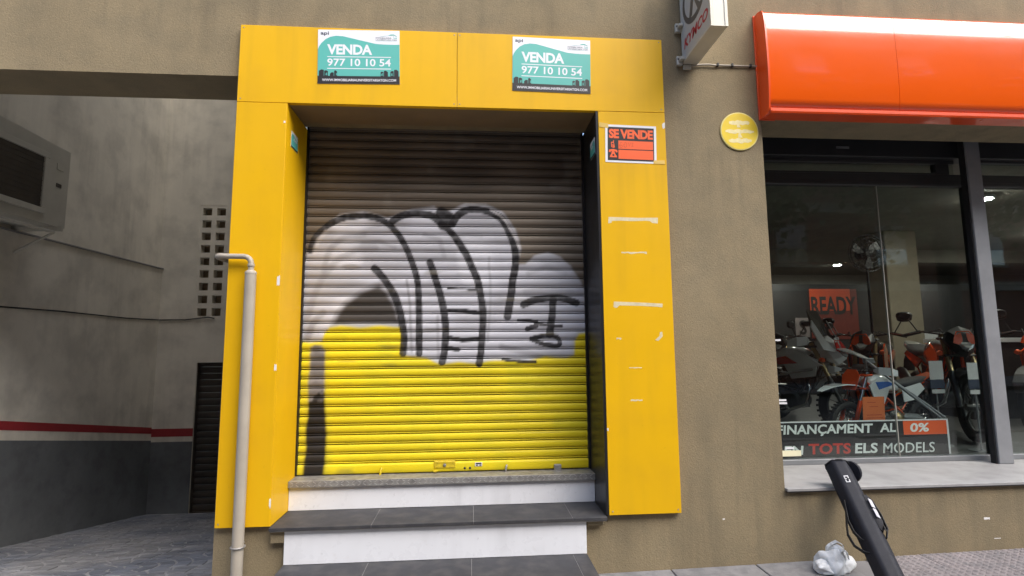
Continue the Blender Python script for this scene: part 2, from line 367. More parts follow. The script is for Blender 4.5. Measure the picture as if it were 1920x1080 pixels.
# air conditioner on brackets
ACM = mat('aircon_casing', (.50, .48, .41), rough=.6, var=.08); ACG = mat('aircon_grille', (.075, .062, .048), rough=.6)
ac = thing('air_conditioner', 'bulky grey air conditioning unit hung high on the driveway wall', 'air conditioner', (-4.72, 1.8, 2.93))
cas = MB().rings([[(x, 1.25, 2.93), (x, 2.42, 2.93), (x, 2.42, 3.80), (x, 1.25, 3.84)] for x in (-4.93, -4.5)], True, False)
cas.build('casing', ACM, ac, .015, 2)
fr = MB()
for a in ((-4.5, -4.475, 1.3, 2.12, 3.02, 3.08), (-4.5, -4.475, 1.3, 2.12, 3.62, 3.68), (-4.5, -4.475, 1.3, 1.36, 3.08, 3.62), (-4.5, -4.475, 2.06, 2.12, 3.08, 3.62)): fr.box(*a)
fr.build('grille_frame', ACM, ac, .004)
B(-4.499, -4.494, 1.36, 2.06, 3.08, 3.62).build('fan_opening', ACG, ac)
for i in range(10): B(-4.494, -4.486, 1.36, 2.06, 3.10 + i * .052, 3.106 + i * .052).build('grille_bar', ACG, ac)
B(-4.5, -4.494, 2.25, 2.32, 3.36, 3.40).build('badge', ACG, ac)
B(-4.5, -4.494, 2.24, 2.34, 3.55, 3.62).build('access_cover', ACM, ac, .002)
for y in (1.5, 2.3):
    MB().tube([(-4.94, y, 2.62), (-4.52, y, 2.86)], .014, 8).box(-4.94, -4.44, y - .02, y + .02, 2.88, 2.925).build('bracket', ACM, ac)
MB().tube([(-4.50, 1.2, 2.86), (-4.50, 2.28, 2.86)], .016, 8).build('rail', ACM, ac)

# ================================================================ YELLOW SURROUND
sur = thing('doorway_surround', 'bright yellow panel surround framing the shuttered doorway', 'door surround', (-.1, .02, .45))
B(-1.641, -1.301, 0, .038, .452, 3.309).build('panel', YEL, sur, .0015)
B(.925, 1.427, 0, .038, .452, 3.309).build('panel', YEL, sur, .0015)
B(-1.641, -.1105, 0, .038, 3.312, 3.886).build('panel', YEL, sur, .0015)
B(-.1077, 1.427, 0, .038, 3.312, 3.886).build('panel', YEL, sur, .0015)
B(-1.3395, -1.297, .040, .50, .452, 3.308).build('side_panel', YEL, sur)
B(-1.3005, -1.297, .0015, .0385, .452, 3.308).build('panel_return', YEL, sur)
B(.906, .9235, .001, .52, .452, 3.309).build('black_side_panel', BLACKP, sur, .001)
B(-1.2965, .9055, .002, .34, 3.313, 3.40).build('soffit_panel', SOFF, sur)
TAPE = mat('old_tape', (.66, .58, .36), rough=.6, var=.15, vscale=20)
CHIP = mat('bare_chip', (.75, .73, .70), rough=.6)
yf = lambda u, v, d: (u, -d, v)
def blob(u0, u1, v0, v1, jag=.2, n=9):
    h = v1 - v0; p = [(u0 + (u1 - u0) * i / (n - 1), v0 + h * jag * random.uniform(0, 1)) for i in range(n)]
    q = [(u1 - (u1 - u0) * i / (n - 1), v1 - h * jag * .5 * random.uniform(0, 1)) for i in range(n)]
    return p + q
t1 = [(.976, 2.466), (1.0, 2.470), (1.005, 2.484), (1.06, 2.487), (1.15, 2.484), (1.25, 2.488), (1.285, 2.486), (1.30, 2.472), (1.342, 2.468), (1.345, 2.512), (1.2, 2.509), (1.08, 2.512), (.98, 2.514)]
t3 = [(.997, 1.862), (1.02, 1.856), (1.04, 1.874), (1.12, 1.872), (1.2, 1.870), (1.31, 1.864), (1.351, 1.859), (1.354, 1.886), (1.25, 1.892), (1.1, 1.898), (1.0, 1.902)]
t5 = [(1.288, 1.628), (1.312, 1.622), (1.345, 1.655), (1.342, 1.688), (1.325, 1.683), (1.322, 1.658)]
for p in (t1, t3, t5, blob(1.066, 1.252, 2.241, 2.262, .5), blob(1.012, 1.046, 1.63, 1.648, .6, 5), blob(1.096, 1.186, 1.432, 1.441, .5), blob(1.098, 1.182, 1.204, 1.22, .5)):
    MB().prism(p, yf, .0004, .0).build('tape_remnant', TAPE, sur)
for p in (blob(-1.318, -1.299, 2.0, 2.085, .3, 5), blob(-1.312, -1.297, 1.44, 1.49, .3, 5), blob(-1.309, -1.297, .56, .63, .3, 5), blob(.926, .936, 1.005, 1.03, .3, 4), blob(1.405, 1.426, 3.18, 3.235, .5, 5), blob(-1.318, -1.306, 3.16, 3.18, .3, 4)):
    MB().prism(p, yf, .0006, .0).build('paint_chip', CHIP, sur)
for (x, z) in ((-1.62, 3.865), (-1.62, 3.335), (-.13, 3.865), (-.13, 3.335), (-.09, 3.865), (-.09, 3.335), (1.405, 3.865), (1.405, 3.335), (1.405, .475), (.95, .475), (-1.62, .475)):
    MB().lathe([(.005, 0), (.004, .0012)], (x, -.0001, z), (0, -1, 0), 8).build('screw', STEEL, sur)

# ================================================================ SHUTTER WITH GRAFFITI
SILVER= [(-1.31, 1.618), (-1.324, 1.983), (-1.281, 2.287), (-1.201, 2.49), (-1.035, 2.626), (-0.858, 2.654), (-0.665, 2.609), (-0.61, 2.624), (-0.472, 2.683), (-0.304, 2.699), (-0.248, 2.657), (-0.149, 2.687), (-0.05, 2.727), (0.106, 2.729), (0.234, 2.669), (0.34, 2.532), (0.391, 2.366), (0.362, 2.237), (0.423, 2.244), (0.495, 2.309), (0.603, 2.334), (0.703, 2.299), (0.788, 2.227), (0.857, 2.116), (0.912, 1.995), (0.937, 1.853), (0.94, 1.405), (-1.304, 1.431)]
COUNTER= [(-1.084, 1.751), (-1.054, 1.86), (-0.99, 1.948), (-0.871, 2.035), (-0.717, 2.105), (-0.641, 2.038), (-0.571, 1.913), (-0.539, 1.817), (-0.527, 1.748)]
YELLOW= [(-1.442, 1.639), (-1.305, 1.638), (-1.232, 1.624), (-1.133, 1.636), (-1.109, 1.71), (-1.077, 1.744), (-0.998, 1.757), (-0.864, 1.739), (-0.703, 1.749), (-0.552, 1.737), (-0.539, 1.639), (-0.538, 1.523), (-0.457, 1.513), (-0.348, 1.501), (-0.239, 1.453), (-0.103, 1.469), (0.02, 1.454), (0.13, 1.476), (0.268, 1.479), (0.435, 1.469), (0.575, 1.506), (0.73, 1.49), (0.803, 1.51), (0.815, 1.629), (0.847, 1.681), (0.961, 1.691), (1.019, 1.69), (0.969, -0.106), (-1.376, -0.015)]
STRIPE= [(-1.224, 1.595), (-1.192, 1.614), (-1.144, 1.61), (-1.117, 1.577), (-1.105, 1.156), (-1.082, 0.964), (-1.085, 0.744), (-1.1, 0.619), (-1.25, 0.623), (-1.226, 0.841), (-1.238, 0.999), (-1.222, 1.078), (-1.225, 1.318)]
STROKES=[
  ([(-1.243, 2.343), (-1.219, 2.434), (-1.154, 2.515), (-1.034, 2.591), (-0.885, 2.621), (-0.775, 2.608), (-0.664, 2.566), (-0.579, 2.474), (-0.509, 2.347), (-0.459, 2.22), (-0.423, 2.08), (-0.41, 1.913), (-0.407, 1.706), (-0.406, 1.542)],0.0209),
  ([(-0.623, 2.585), (-0.54, 2.632), (-0.443, 2.647), (-0.331, 2.634), (-0.261, 2.584), (-0.191, 2.52), (-0.12, 2.435), (-0.05, 2.321), (0.006, 2.207), (0.048, 2.08), (0.076, 1.94), (0.084, 1.772), (0.075, 1.607), (0.058, 1.463)],0.0237),
  ([(-0.24, 2.65), (-0.184, 2.614), (-0.219, 2.556)],0.0418),
  ([(-0.156, 2.564), (-0.107, 2.644), (-0.008, 2.681), (0.092, 2.675), (0.191, 2.64), (0.262, 2.568), (0.318, 2.452), (0.346, 2.337), (0.342, 2.223), (0.318, 2.08), (0.294, 1.939), (0.278, 1.824)],0.0251),
  ([(-0.335, 2.256), (-0.292, 2.136), (-0.25, 2.01), (-0.222, 1.871), (-0.205, 1.705), (-0.213, 1.582), (-0.229, 1.48)],0.0237),
  ([(-0.755, 2.205), (-0.683, 2.121), (-0.613, 2.01), (-0.563, 1.885), (-0.535, 1.775), (-0.526, 1.666), (-0.531, 1.544)],0.0237),
  ([(-0.187, 1.877), (-0.077, 1.873), (0.062, 1.853)],0.0132),
  ([(-0.179, 1.663), (-0.076, 1.646), (0.048, 1.651)],0.0139),
  ([(-0.199, 1.582), (-0.104, 1.574)],0.0139),
  ([(-0.188, 2.052), (0.034, 2.038)],0.0063),
  ([(0.405, 1.922), (0.497, 1.96), (0.639, 1.972), (0.739, 1.964), (0.827, 1.93)],0.0237),
  ([(0.642, 1.96), (0.633, 1.826), (0.609, 1.679)],0.0251),
  ([(0.462, 1.651), (0.55, 1.67), (0.648, 1.666), (0.684, 1.632), (0.668, 1.594), (0.563, 1.606), (0.465, 1.648)],0.0153),
  ([(0.431, 1.726), (0.502, 1.749)],0.0167),
  ([(0.495, 1.77), (0.706, 1.744)],0.0104),
  ([(0.362, 1.799), (0.509, 1.784)],0.0091),
  ([(0.241, 1.495), (0.491, 1.468)],0.0111),
]
HILITE=[([(0.148, 2.683), (0.255, 2.604), (0.33, 2.481), (0.379, 2.373)],0.0111),([(-1.216, 2.329), (-1.192, 2.42), (-1.133, 2.491)],0.0209)]
GREYS=[
  ([(-1.144, 2.19), (-1.102, 2.343), (-0.99, 2.45), (-0.84, 2.472)],0.0237,0.60),
  ([(-1.252, 1.833), (-1.18, 2.065), (-1.065, 2.246), (-0.905, 2.337), (-0.756, 2.366)],0.0279,0.60),
  ([(-0.512, 2.108), (-0.478, 1.913), (-0.464, 1.557)],0.0111,0.60),
  ([(-0.372, 2.476), (-0.26, 2.434), (-0.217, 2.306)],0.0209,0.40),
  ([(-0.852, 2.401), (-0.716, 2.416), (-0.605, 2.374)],0.0181,0.50),
  ([(0.133, 2.293), (0.146, 1.996), (0.124, 1.634)],0.0111,0.45),
  ([(0.443, 2.166), (0.587, 2.223), (0.743, 2.166)],0.0209,0.40),
  ([(-0.134, 2.449), (-0.036, 2.478), (0.077, 2.465)],0.0167,0.35),
  ([(0.413, 2.024), (0.627, 2.052), (0.798, 2.023)],0.0167,0.30),
  ([(-0.269, 1.829), (-0.26, 1.514)],0.0125,0.50),
  ([(-0.105, 2.164), (0.034, 2.136)],0.0181,0.35),
  ([(-1.247, 1.671), (-1.211, 1.779), (-1.134, 1.86)],0.0279,0.60),
  ([(0.227, 1.592), (0.408, 1.549), (0.533, 1.513)],0.0251,0.60),
]

def sd_poly(P, poly):
    """signed distance (negative inside)"""
    poly = np.array(poly); n = len(poly); d = np.full(len(P), 1e9); ins = np.zeros(len(P), bool)
    for i in range(n):
        a, b = poly[i], poly[(i + 1) % n]; e = b - a; wv = P - a
        t = np.clip((wv @ e) / (e @ e + 1e-12), 0, 1); d = np.minimum(d, np.linalg.norm(wv - t[:, None] * e, axis=1))
        c = ((a[1] > P[:, 1]) != (b[1] > P[:, 1])) & (P[:, 0] < (b[0] - a[0]) * (P[:, 1] - a[1]) / (b[1] - a[1] + 1e-12) + a[0]); ins ^= c
    return np.where(ins, -d, d)
def sd_line(P, pl):
    pl = np.array(pl)
    # smooth the stroke (Catmull-Rom)
    if len(pl) > 3:
        q = np.vstack([2 * pl[0] - pl[1], pl, 2 * pl[-1] - pl[-2]]); out = []
        for i in range(1, len(q) - 2):
            for t in (0, .33, .66):
                p0, p1, p2, p3 = q[i - 1:i + 3]; out.append(.5 * (2 * p1 + (p2 - p0) * t + (2 * p0 - 5 * p1 + 4 * p2 - p3) * t * t + (3 * p1 - p0 - 3 * p2 + p3) * t ** 3))
        out.append(pl[-1]); pl = np.array(out)
    d = np.full(len(P), 1e9)
    for a, b in zip(pl[:-1], pl[1:]):
        e = b - a; wv = P - a; t = np.clip((wv @ e) / (e @ e + 1e-12), 0, 1); d = np.minimum(d, np.linalg.norm(wv - t[:, None] * e, axis=1))
    return d
def vnoise(P, sc, seed):
    r = np.random.default_rng(seed); T = r.random((64, 64)); q = P * sc; i = np.floor(q).astype(int); f = q - i; f = f * f * (3 - 2 * f)
    a = T[i[:, 0] % 64, i[:, 1] % 64]; b = T[(i[:, 0] + 1) % 64, i[:, 1] % 64]; c = T[i[:, 0] % 64, (i[:, 1] + 1) % 64]; d = T[(i[:, 0] + 1) % 64, (i[:, 1] + 1) % 64]
    return (a * (1 - f[:, 0]) + b * f[:, 0]) * (1 - f[:, 1]) + (c * (1 - f[:, 0]) + d * f[:, 0]) * f[:, 1]
def sm(x, a, b): t = np.clip((x - a) / (b - a), 0, 1); return t * t * (3 - 2 * t)
def paint(P):
    n1 = vnoise(P, 9, 1); n2 = vnoise(P * np.array([1, 1]), 40, 2); n3 = vnoise(P, 3, 3); nh = vnoise(P * np.array([3, 40]), 1, 4)
    J = P + np.stack([n1 - .5, vnoise(P, 11, 5) - .5], 1) * .010
    mixc = lambda c, k, m: c * (1 - m[:, None]) + np.array(k)[None] * m[:, None]
    col = np.array([.145, .118, .09])[None] * (.75 + .5 * n3 + .25 * (nh - .5))[:, None]          # old bare slats
    col = mixc(col, (.22, .19, .16), sm(n1, .72, .95) * .5)
    ds = sd_poly(J, SILVER); a = 1 - sm(ds, -.014, .014); a = a * (.84 + .16 * n3)
    fade = sm(ds, -.10, .0)                                                                       # thinner coat near the edge of the spray
    col = mixc(col, (.53, .53, .575), a * (1 - .22 * fade * n1))
    patch = sm(vnoise(P * np.array([1.2, 3]), 2.6, 8), .45, .8); col = mixc(col, (.36, .355, .375), patch * a * .7)
    lt = sm(vnoise(P * np.array([1.0, 2]), 3.1, 9), .6, .85); col = mixc(col, (.76, .76, .80), lt * a * .5)
    for pl, w, k in GREYS:
        d = sd_line(J, pl); col = mixc(col, (.21, .205, .215), (1 - sm(d, w * .3, w * 1.5)) * k * (.6 + .6 * n3) * a)
    dc = sd_poly(J, COUNTER); col = mixc(col, (.085, .077, .072), (1 - sm(dc, -.05, .012)) * .8 * sm(P[:, 1] * 0 - dc, -.02, .06) + (1 - sm(dc, -.01, .01)) * .25)
    dy = sd_poly(J, YELLOW); edge = 1 - sm(dy, -.005, .02)
    col = mixc(col, (.30, .31, .05), (1 - sm(dy, .0, .05)) * .18)
    yc = np.array([.72, .565, .012])[None] * (.9 + .2 * n3)[:, None]
    ol = np.array([.50, .47, .02])
    yc = yc * (1 - (sm(n1 * .6 + n3 * .4, .5, .8) * .35)[:, None]) + ol[None] * (sm(n1 * .6 + n3 * .4, .5, .8) * .35)[:, None]
    col = col * (1 - edge[:, None]) + yc * edge[:, None]
    # grey-to-black stripe left bare of yellow
    dst = sd_poly(J, STRIPE); ms = 1 - sm(dst, -.012, .016)
    zt = sm(P[:, 1] + (n1 - .5) * .30 + (n2 - .5) * .12, 1.16, 1.24) * (.75 + .25 * sm(vnoise(P, 17, 31), .3, .6)); sc_ = np.array([.018, .016, .015])[None] * (1 - zt)[:, None] + np.array([.21, .195, .19])[None] * zt[:, None]
    gl = (1 - sm(dst, 0, .06)) * (1 - ms) * .45; col = mixc(col, (.42, .40, .03), gl * edge)
    col = col * (1 - ms[:, None]) + sc_ * (.8 + .4 * n1)[:, None] * ms[:, None]
    for pl, w in STROKES:
        d = sd_line(J, pl); w = w * 1.25; m = (1 - sm(d, w * .80, w * 1.10)) * (.86 + .14 * n2); pass
        col = mixc(col, (.020, .018, .019), m)
    for (pl, w), k in zip(HILITE, (.85, .6)):
        d = sd_line(J, pl); col = mixc(col, (.52, .50, .50), (1 - sm(d, w * .5, w * 1.3)) * k)
    # scuffs
    sc2 = sm(vnoise(P * np.array([2, 26]), 1.6, 11), .86, .97); col = mixc(col, (.12, .10, .05), sc2 * .4)
    return col
pm = bpy.data.materials.new('painted_slat'); pm.use_nodes = True; n = pm.node_tree.nodes; L = pm.node_tree.links
at = n.new('ShaderNodeAttribute'); at.attribute_name = 'paint'; bs = n['Principled BSDF']; L.new(at.outputs['Color'], bs.inputs['Base Color'])
geo = n.new('ShaderNodeNewGeometry'); nz = n.new('ShaderNodeTexNoise'); nz.inputs['Scale'].default_value = 40; L.new(geo.outputs['Position'], nz.inputs['Vector'])
rr = n.new('ShaderNodeMapRange'); rr.inputs[3].default_value = .38; rr.inputs[4].default_value = .6; bs.inputs['Specular IOR Level'].default_value = .3; L.new(nz.outputs['Fac'], rr.inputs[0]); L.new(rr.outputs[0], bs.inputs['Roughness'])
bp_ = n.new('ShaderNodeBump'); bp_.inputs['Strength'].default_value = .12; bp_.inputs['Distance'].default_value = .004; nz2 = n.new('ShaderNodeTexNoise'); nz2.inputs['Scale'].default_value = 14; L.new(geo.outputs['Position'], nz2.inputs['Vector']); L.new(nz2.outputs['Fac'], bp_.inputs['Height']); L.new(bp_.outputs[0], bs.inputs['Normal'])
sh = thing('roller_shutter', 'closed roller shutter with silver and yellow graffiti in the doorway', 'roller shutter', (-.19, .48, .66))
PITCH = .0695
PROF = [(.000, -.018), (.062, -.018), (.068, .003), (.11, .006), (.17, .0055), (.178, -.014), (.225, -.014), (.235, .003), (.36, .0075), (.52, .0095), (.70, .0090), (.86, .0055), (.985, .000), (1.0, -.018)]
XS = np.linspace(-1.294, .903, 250)
SY = .478
def painted(name, rows):
    """rows: (z, y) profile swept along the shutter's width; colour from paint()"""
    V = np.array([(x, y, z) for (z, y) in rows for x in XS]); nx = len(XS)
    V[:, 1] += (vnoise(V[:, [0, 2]], 3.0, 21) - .5) * .004
    V[:, 2] += (vnoise(V[:, [0, 0]] + rows[0][0], 1.3, 22) - .5) * .003
    F = [(r * nx + i, r * nx + i + 1, (r + 1) * nx + i + 1, (r + 1) * nx + i) for r in range(len(rows) - 1) for i in range(nx - 1)]
    me = bpy.data.meshes.new(name); me.from_pydata(V.tolist(), [], F); me.polygons.foreach_set('use_smooth', [True] * len(F))
    c = paint(V[:, [0, 2]])
    gr = np.repeat(np.array([y > SY + .004 for (z, y) in rows]), nx); c[gr] = c[gr] * .15 + np.array([.012, .011, .010])      # unsprayed joint metal, coloured darker to deepen the groove's shade
    ca = me.color_attributes.new('paint', 'FLOAT_COLOR', 'POINT'); ca.data.foreach_set('color', np.c_[c, np.ones(len(c))].ravel())
    me.materials.append(pm); return link(name, me, sh)
for i in range(39):
    z0 = .735 + i * PITCH; painted('slat', [(z0 + t * PITCH, SY - h) for t, h in PROF])
painted('bottom_bar', [(.664, SY + .012), (.664, SY - .014), (.668, SY - .017), (.69, SY - .016), (.715, SY - .016), (.730, SY - .012), (.734, SY), (.735, SY + .012)])
B(-1.2965, -1.283, SY - .03, SY + .03, .662, 3.44).build('guide_rail', BLACKP, sh); B(.890, .9055, SY - .03, SY + .03, .662, 3.44).build('guide_rail', BLACKP, sh)
YLK = mat('yellow_overpaint', (.62, .46, .02), rough=.45, var=.25, vscale=40)
lk = B(-.285, -.125, SY - .024, SY - .012, .690, .742).build('lock_plate', YLK, sh, .004)
MB().lathe([(.012, 0), (.012, .006), (.008, .009)], (-.205, SY - .024, .712), (0, -1, 0), 12).build('keyhole', STEEL, lk)
B(-.27, -.14, SY - .0265, SY - .024, .728, .736).build('rib', YLK, lk)
st = B(.022, .076, SY - .0185, SY - .0175, .697, .724).build('small_sticker', SWHITE, sh)
sheet('sticker_print', [rect(.027, .071, .711, .721), rect(.027, .045, .700, .708), rect(.055, .071, .700, .708)], lambda u, v, d: (u, SY - .0186 - d, v), SBLACK, st, .0003)
B(.622, .676, SY - .05, SY - .017, .64, .70).build('latch_box', STEEL, sh, .005)
for x, l in ((-.67, .05), (.262, .045)):
    MB().tube([(x, SY - .02, .70), (x - .004, SY - .032, .69), (x - .012, SY - .034, .69 - l)], .008, 8).build('latch_bolt', YLK if x < 0 else STEEL, sh)
for x in (-.085, -.045): MB().lathe([(.009, 0), (.006, .003)], (x + .03, SY - .017, .684), (0, -1, 0), 10).build('keyhole', SBLACK, sh)
MB().tube([(-.285, SY - .03, .668), (-.26, SY - .034, .672)], .008, 8).build('latch_bolt', YLK, sh)
B(-1.29, .90, SY + .10, SY + .14, .62, 3.6).build('shutter_light_stop', BLACKP, sh)  # added unseen panel that stops light leaking round the shutter

# ================================================================ STEPS
stp = thing('entrance_steps', 'two white fronted steps with dark tiled treads below the shutter', 'steps', (-.2, .1, .0))
B(-1.20, .76, .012, .04, .19, .423).build('step_core', GROUT, stp)
B(-1.205, .766, .0, .012, .2125, .4235).build('riser', WHITE, stp, .001)
B(-1.295, .905, .33, .344, .4515, .612).build('riser', WHITE, stp, .001)
xs = [-1.296, -.652, .010, .672, .9055]
for a, b2 in zip(xs[:-1], xs[1:]): B(a + .0012, b2 - .0012, -.03, .3285, .431, .450).build('tread_tile', SLATE, stp, .0012)
B(-1.29, .90, -.024, .33, .424, .4478).build('tread_bed', GROUT, stp)
B(-1.29, -1.206, .0, .03, .35, .4235).build('end_block', PLASTER, stp); B(.7665, .89, .0, .03, .385, .4235).build('end_block', PLASTER, stp, .01)
xs = [-1.208, -.668, -.002, .672, .768]
for a, b2 in zip(xs[:-1], xs[1:]): B(a + .0012, b2 - .0012, -.37, -.0012, .193, .2115).build('tread_tile', SLATE, stp, .0012)
B(-1.205, .765, -.365, .0, -.05, .2092).build('step_core', GROUT, stp)
B(-1.205, .766, -.366, -.3655, .02, .19).build('riser', WHITE, stp)
th = B(-1.295, .905, .31, .50, .640, .656).build('threshold_plate', STEEL, stp, .002)
B(-1.295, .905, .306, .3095, .612, .656).build('threshold_lip', STEEL, th, .001)
dm = MB()
for i in range(56):
    x = -1.27 + i * .039; d = .008 if i % 2 else -.008
    for kz in (.624, .645):
        d = -d; dm.prism([(x - .009, kz - d * .7 - .002), (x + .009, kz + d * .7 - .002), (x + .009, kz + d * .7 + .002), (x - .009, kz - d * .7 + .002)], lambda u, v, dd: (u, .306 - dd, v), .0016, 0)
tag(dm.build('tread_pattern', mat('worn_steel_ridge', (.52, .51, .48), rough=.4, metal=.3), th), kind='stuff')
B(-1.29, .90, .345, .5, .40, .639).build('step_core', GROUT, stp)

# ================================================================ DRAINPIPE
dp = thing('drainpipe', 'grey beige drainpipe with a bent top running down beside the yellow frame', 'pipe', (-1.473, -.045, gz(-1.47)))
MB().tube([(-1.473, -.045, gz(-1.47) - .02), (-1.473, -.045, 1.0), (-1.473, -.045, 2.095)], .035, 20).build('pipe_sleeve', PVC, dp)
el = [(-1.473, -.045, 2.08), (-1.473, -.045, 2.155)] + [(-1.473 - .05 * (1 - math.cos(a)), -.045, 2.155 + .05 * math.sin(a)) for a in (.4, .8, 1.2, PI / 2)] + [(-1.62, -.045, 2.206), (-1.66, -.045, 2.208)] + [(-1.66 - .05 * math.sin(a), -.045 + .05 * (1 - math.cos(a)), 2.208) for a in (.5, 1.0, PI / 2)] + [(-1.71, .12, 2.208), (-1.71, .30, 2.208)]
MB().tube(el, .018, 14).build('bent_pipe', PVC, dp)
MB().lathe([(.036, 0), (.037, .012), (.03, .022), (.02, .028)], (-1.473, -.045, 2.085), (0, 0, 1), 20).build('collar', PVC, dp)
MB().lathe([(.0205, 0), (.022, .004), (.022, .016), (.0205, .02)], (-1.473, -.045, 2.135), (0, 0, 1), 16).build('coupling', PVC, dp)
MB().tube([(-1.473 + .040 * math.cos(a), -.045 + .040 * math.sin(a), .35) for a in np.linspace(0, 2 * PI, 17)[:-1]], .006, 6, closed=True).box(-1.48, -1.466, -.008, .04, .344, .356).build('clamp', STEEL, dp)

# ================================================================ SIGNS
def board_fn(cx, cz, w, h, rot, y):
    c, s_ = math.cos(rot), math.sin(rot)
    return lambda u, v, d: (cx + (u - .5) * w * c - (v - .5) * h * s_, y - d, cz + (u - .5) * w * s_ + (v - .5) * h * c)
def venda(label, cx, cz, w, h, rot):
    fn = board_fn(cx, cz, w, h, rot, 0)
    r = thing('sale_sign', label, 'sale sign', (cx, 0, cz), 'sale signs on the yellow header')
    MB().prism(rect(0, 1, 0, 1), fn, .003, 0).build('sign_board', SWHITE, r)
    wave = [(0, .10), (1, .10), (1, .738), (.93, .735), (.8, .737), (.7, .748), (.6, .782), (.5, .815), (.4, .85), (.3, .882), (.22, .888), (.15, .868), (.09, .82), (.04, .745), (.012, .68), (0, .63)]
    sheet('teal_field', [wave], fn, STEAL, r, .0034)
    sk = [rect(0, 1, 0, .14)]
    for u0, u1, v1, a in ((.015, .075, .25, .02), (.08, .125, .235, -.01), (.148, .195, .20, .02), (.20, .237, .235, -.02), (.765, .80, .22, .0), (.805, .855, .24, -.02), (.885, .925, .235, .01), (.93, .985, .26, -.02)):
        sk.append([(u0, .139), (u1, .139), (u1, v1 + min(a, 0)), (u0 + (u1 - u0) * .5, v1 + .008), (u0, v1 - max(a, 0))])
    sheet('skyline_print', sk, fn, SBLACK, r, .0038)
    wn = []
    for u in (.105, .112, .222, .232, .785, .79, .897, .906): wn.append(rect(u, u + .004, .15, .20))
    for u in (.098, .222, .772, .90): wn.append(rect(u, u + .008, .15, .185))
    tag(sheet('skyline_windows', wn, fn, STEAL, r, .0041), kind='stuff')
    sheet('rule_line', [rect(.115, .893, .488, .503), rect(.115, .893, .270, .285)], fn, SWHITE, r, .0038)
    text('VENDA', (.112, .662, .535, .728), fn, SWHITE, r, bold=.035, depth=.0039, spacing=.95)
    text('977 10 10 54', (.115, .89, .322, .462), fn, SWHITE, r, bold=.018, depth=.0039)
    text('WWW.IMMOBILIARIAUNIVERSITARIATGN.COM', (.055, .955, .042, .088), fn, SWHITE, r, bold=.02, depth=.0043)
    text('api', (.032, .132, .885, .965), fn, SNAVY, r, bold=.02, depth=.0036)
    text('IMMOBILIARIA', (.705, .90, .845, .872), fn, SNAVY, r, depth=.0036)
    text('UNIVERSITARIA TGN', (.705, .965, .812, .834), fn, SNAVY, r, depth=.0036)
    roof = [[(.72, .884), (.76, .888), (.86, .905), (.89, .928), (.93, .928), (.965, .895), (.965, .885), (.93, .912), (.87, .905), (.80, .890)], rect(.925, .928, .84, .905), rect(.935, .95, .845, .852), rect(.935, .95, .86, .867), rect(.955, .965, .845, .87), rect(.705, .965, .803, .806)]
    sheet('roof_emblem', roof, fn, STEAL, r, .0037)
    return r
venda('teal and white VENDA sign on the header directly above the shutter, the one beside the pale plain corner panel', -.811, 3.670, .577, .407, math.radians(1.2))
venda('teal and white VENDA sign on the header, the one above the SE VENDE sign side', .586, 3.654, .580, .418, math.radians(-.9))
bpy.data.objects['sale_sign']['label'] = 'teal VENDA sign on the header panel nearest the drainpipe'
bpy.data.objects['sale_sign.001']['label'] = 'teal VENDA sign on the header panel nearest the orange awning'

fn = board_fn(1.163, 3.062, .382, .286, math.radians(-1.2), 0)
sv = thing('for_sale_notice', 'small black and orange SE VENDE notice on the yellow column', 'sale sign', (1.163, 0, 3.062))
MB().prism(rect(0, 1, 0, 1), fn, .002, 0).build('paper', SWHITE, sv)
sheet('black_field', [rect(.045, .955, .05, .94)], fn, SBLACK, sv, .0024)
text('SE VENDE', (.07, .935, .635, .885), fn, SORANGE, sv, bold=.045, depth=.0030, spacing=.92)
sheet('orange_field', [rect(.255, .935, .36, .58), rect(.255, .935, .095, .335)], fn, SORANGE, sv, .0030)
ph = [(.065, .27), (.075, .33), (.13, .345), (.17, .345), (.225, .33), (.24, .27), (.205, .26), (.195, .29), (.175, .295), (.19, .22), (.22, .17), (.225, .13), (.085, .13), (.09, .17), (.115, .22), (.125, .295), (.105, .29), (.10, .26)]
sheet('telephone_symbol', [ph], fn, SORANGE, sv, .0030)
sheet('telephone_dial', [[(.155 + .02 * math.cos(a), .19 + .028 * math.sin(a)) for a in np.linspace(0, 2 * PI, 13)[:-1]]], fn, SBLACK, sv, .0034)
sheet('mobile_symbol', [[(.115, .40), (.165, .375), (.185, .40), (.165, .53), (.17, .58), (.155, .58), (.15, .54), (.11, .535)]], fn, SORANGE, sv, .0030)
sheet('mobile_screen', [[(.127, .47), (.16, .465), (.155, .51), (.123, .515)], rect(.13, .155, .41, .42), rect(.13, .157, .43, .44)], fn, SBLACK, sv, .0034)
INK = mat('faded_ink', (.35, .06, .02), rough=.6)
ink = MB()
for pl in ([(.29, .40), (.275, .45), (.30, .53), (.33, .54)], [(.28, .45), (.31, .46), (.335, .43), (.32, .395), (.29, .40)], [(.37, .42), (.36, .47), (.39, .54), (.42, .50), (.41, .42), (.38, .40), (.37, .42)], [(.45, .53), (.47, .44), (.49, .53)], [(.51, .52), (.54, .52), (.52, .47), (.545, .44), (.51, .43)]):
    ink.tube([fn(u, v, .0031) for u, v in pl], .0011, 4)
ink.build('handwriting', INK, sv)
MB().prism([(-.12, .93), (.06, .90), (.06, 1.02), (-.12, 1.05)], fn, .0026, .0001).build('clear_tape', mat('clear_tape', (.72, .50, .14), rough=.3), sv)
MB().prism([(.94, .0), (1.16, .0), (1.16, .10), (.94, .09)], fn, .0026, .0001).build('clear_tape', mat('clear_tape', (.72, .50, .14)), sv)

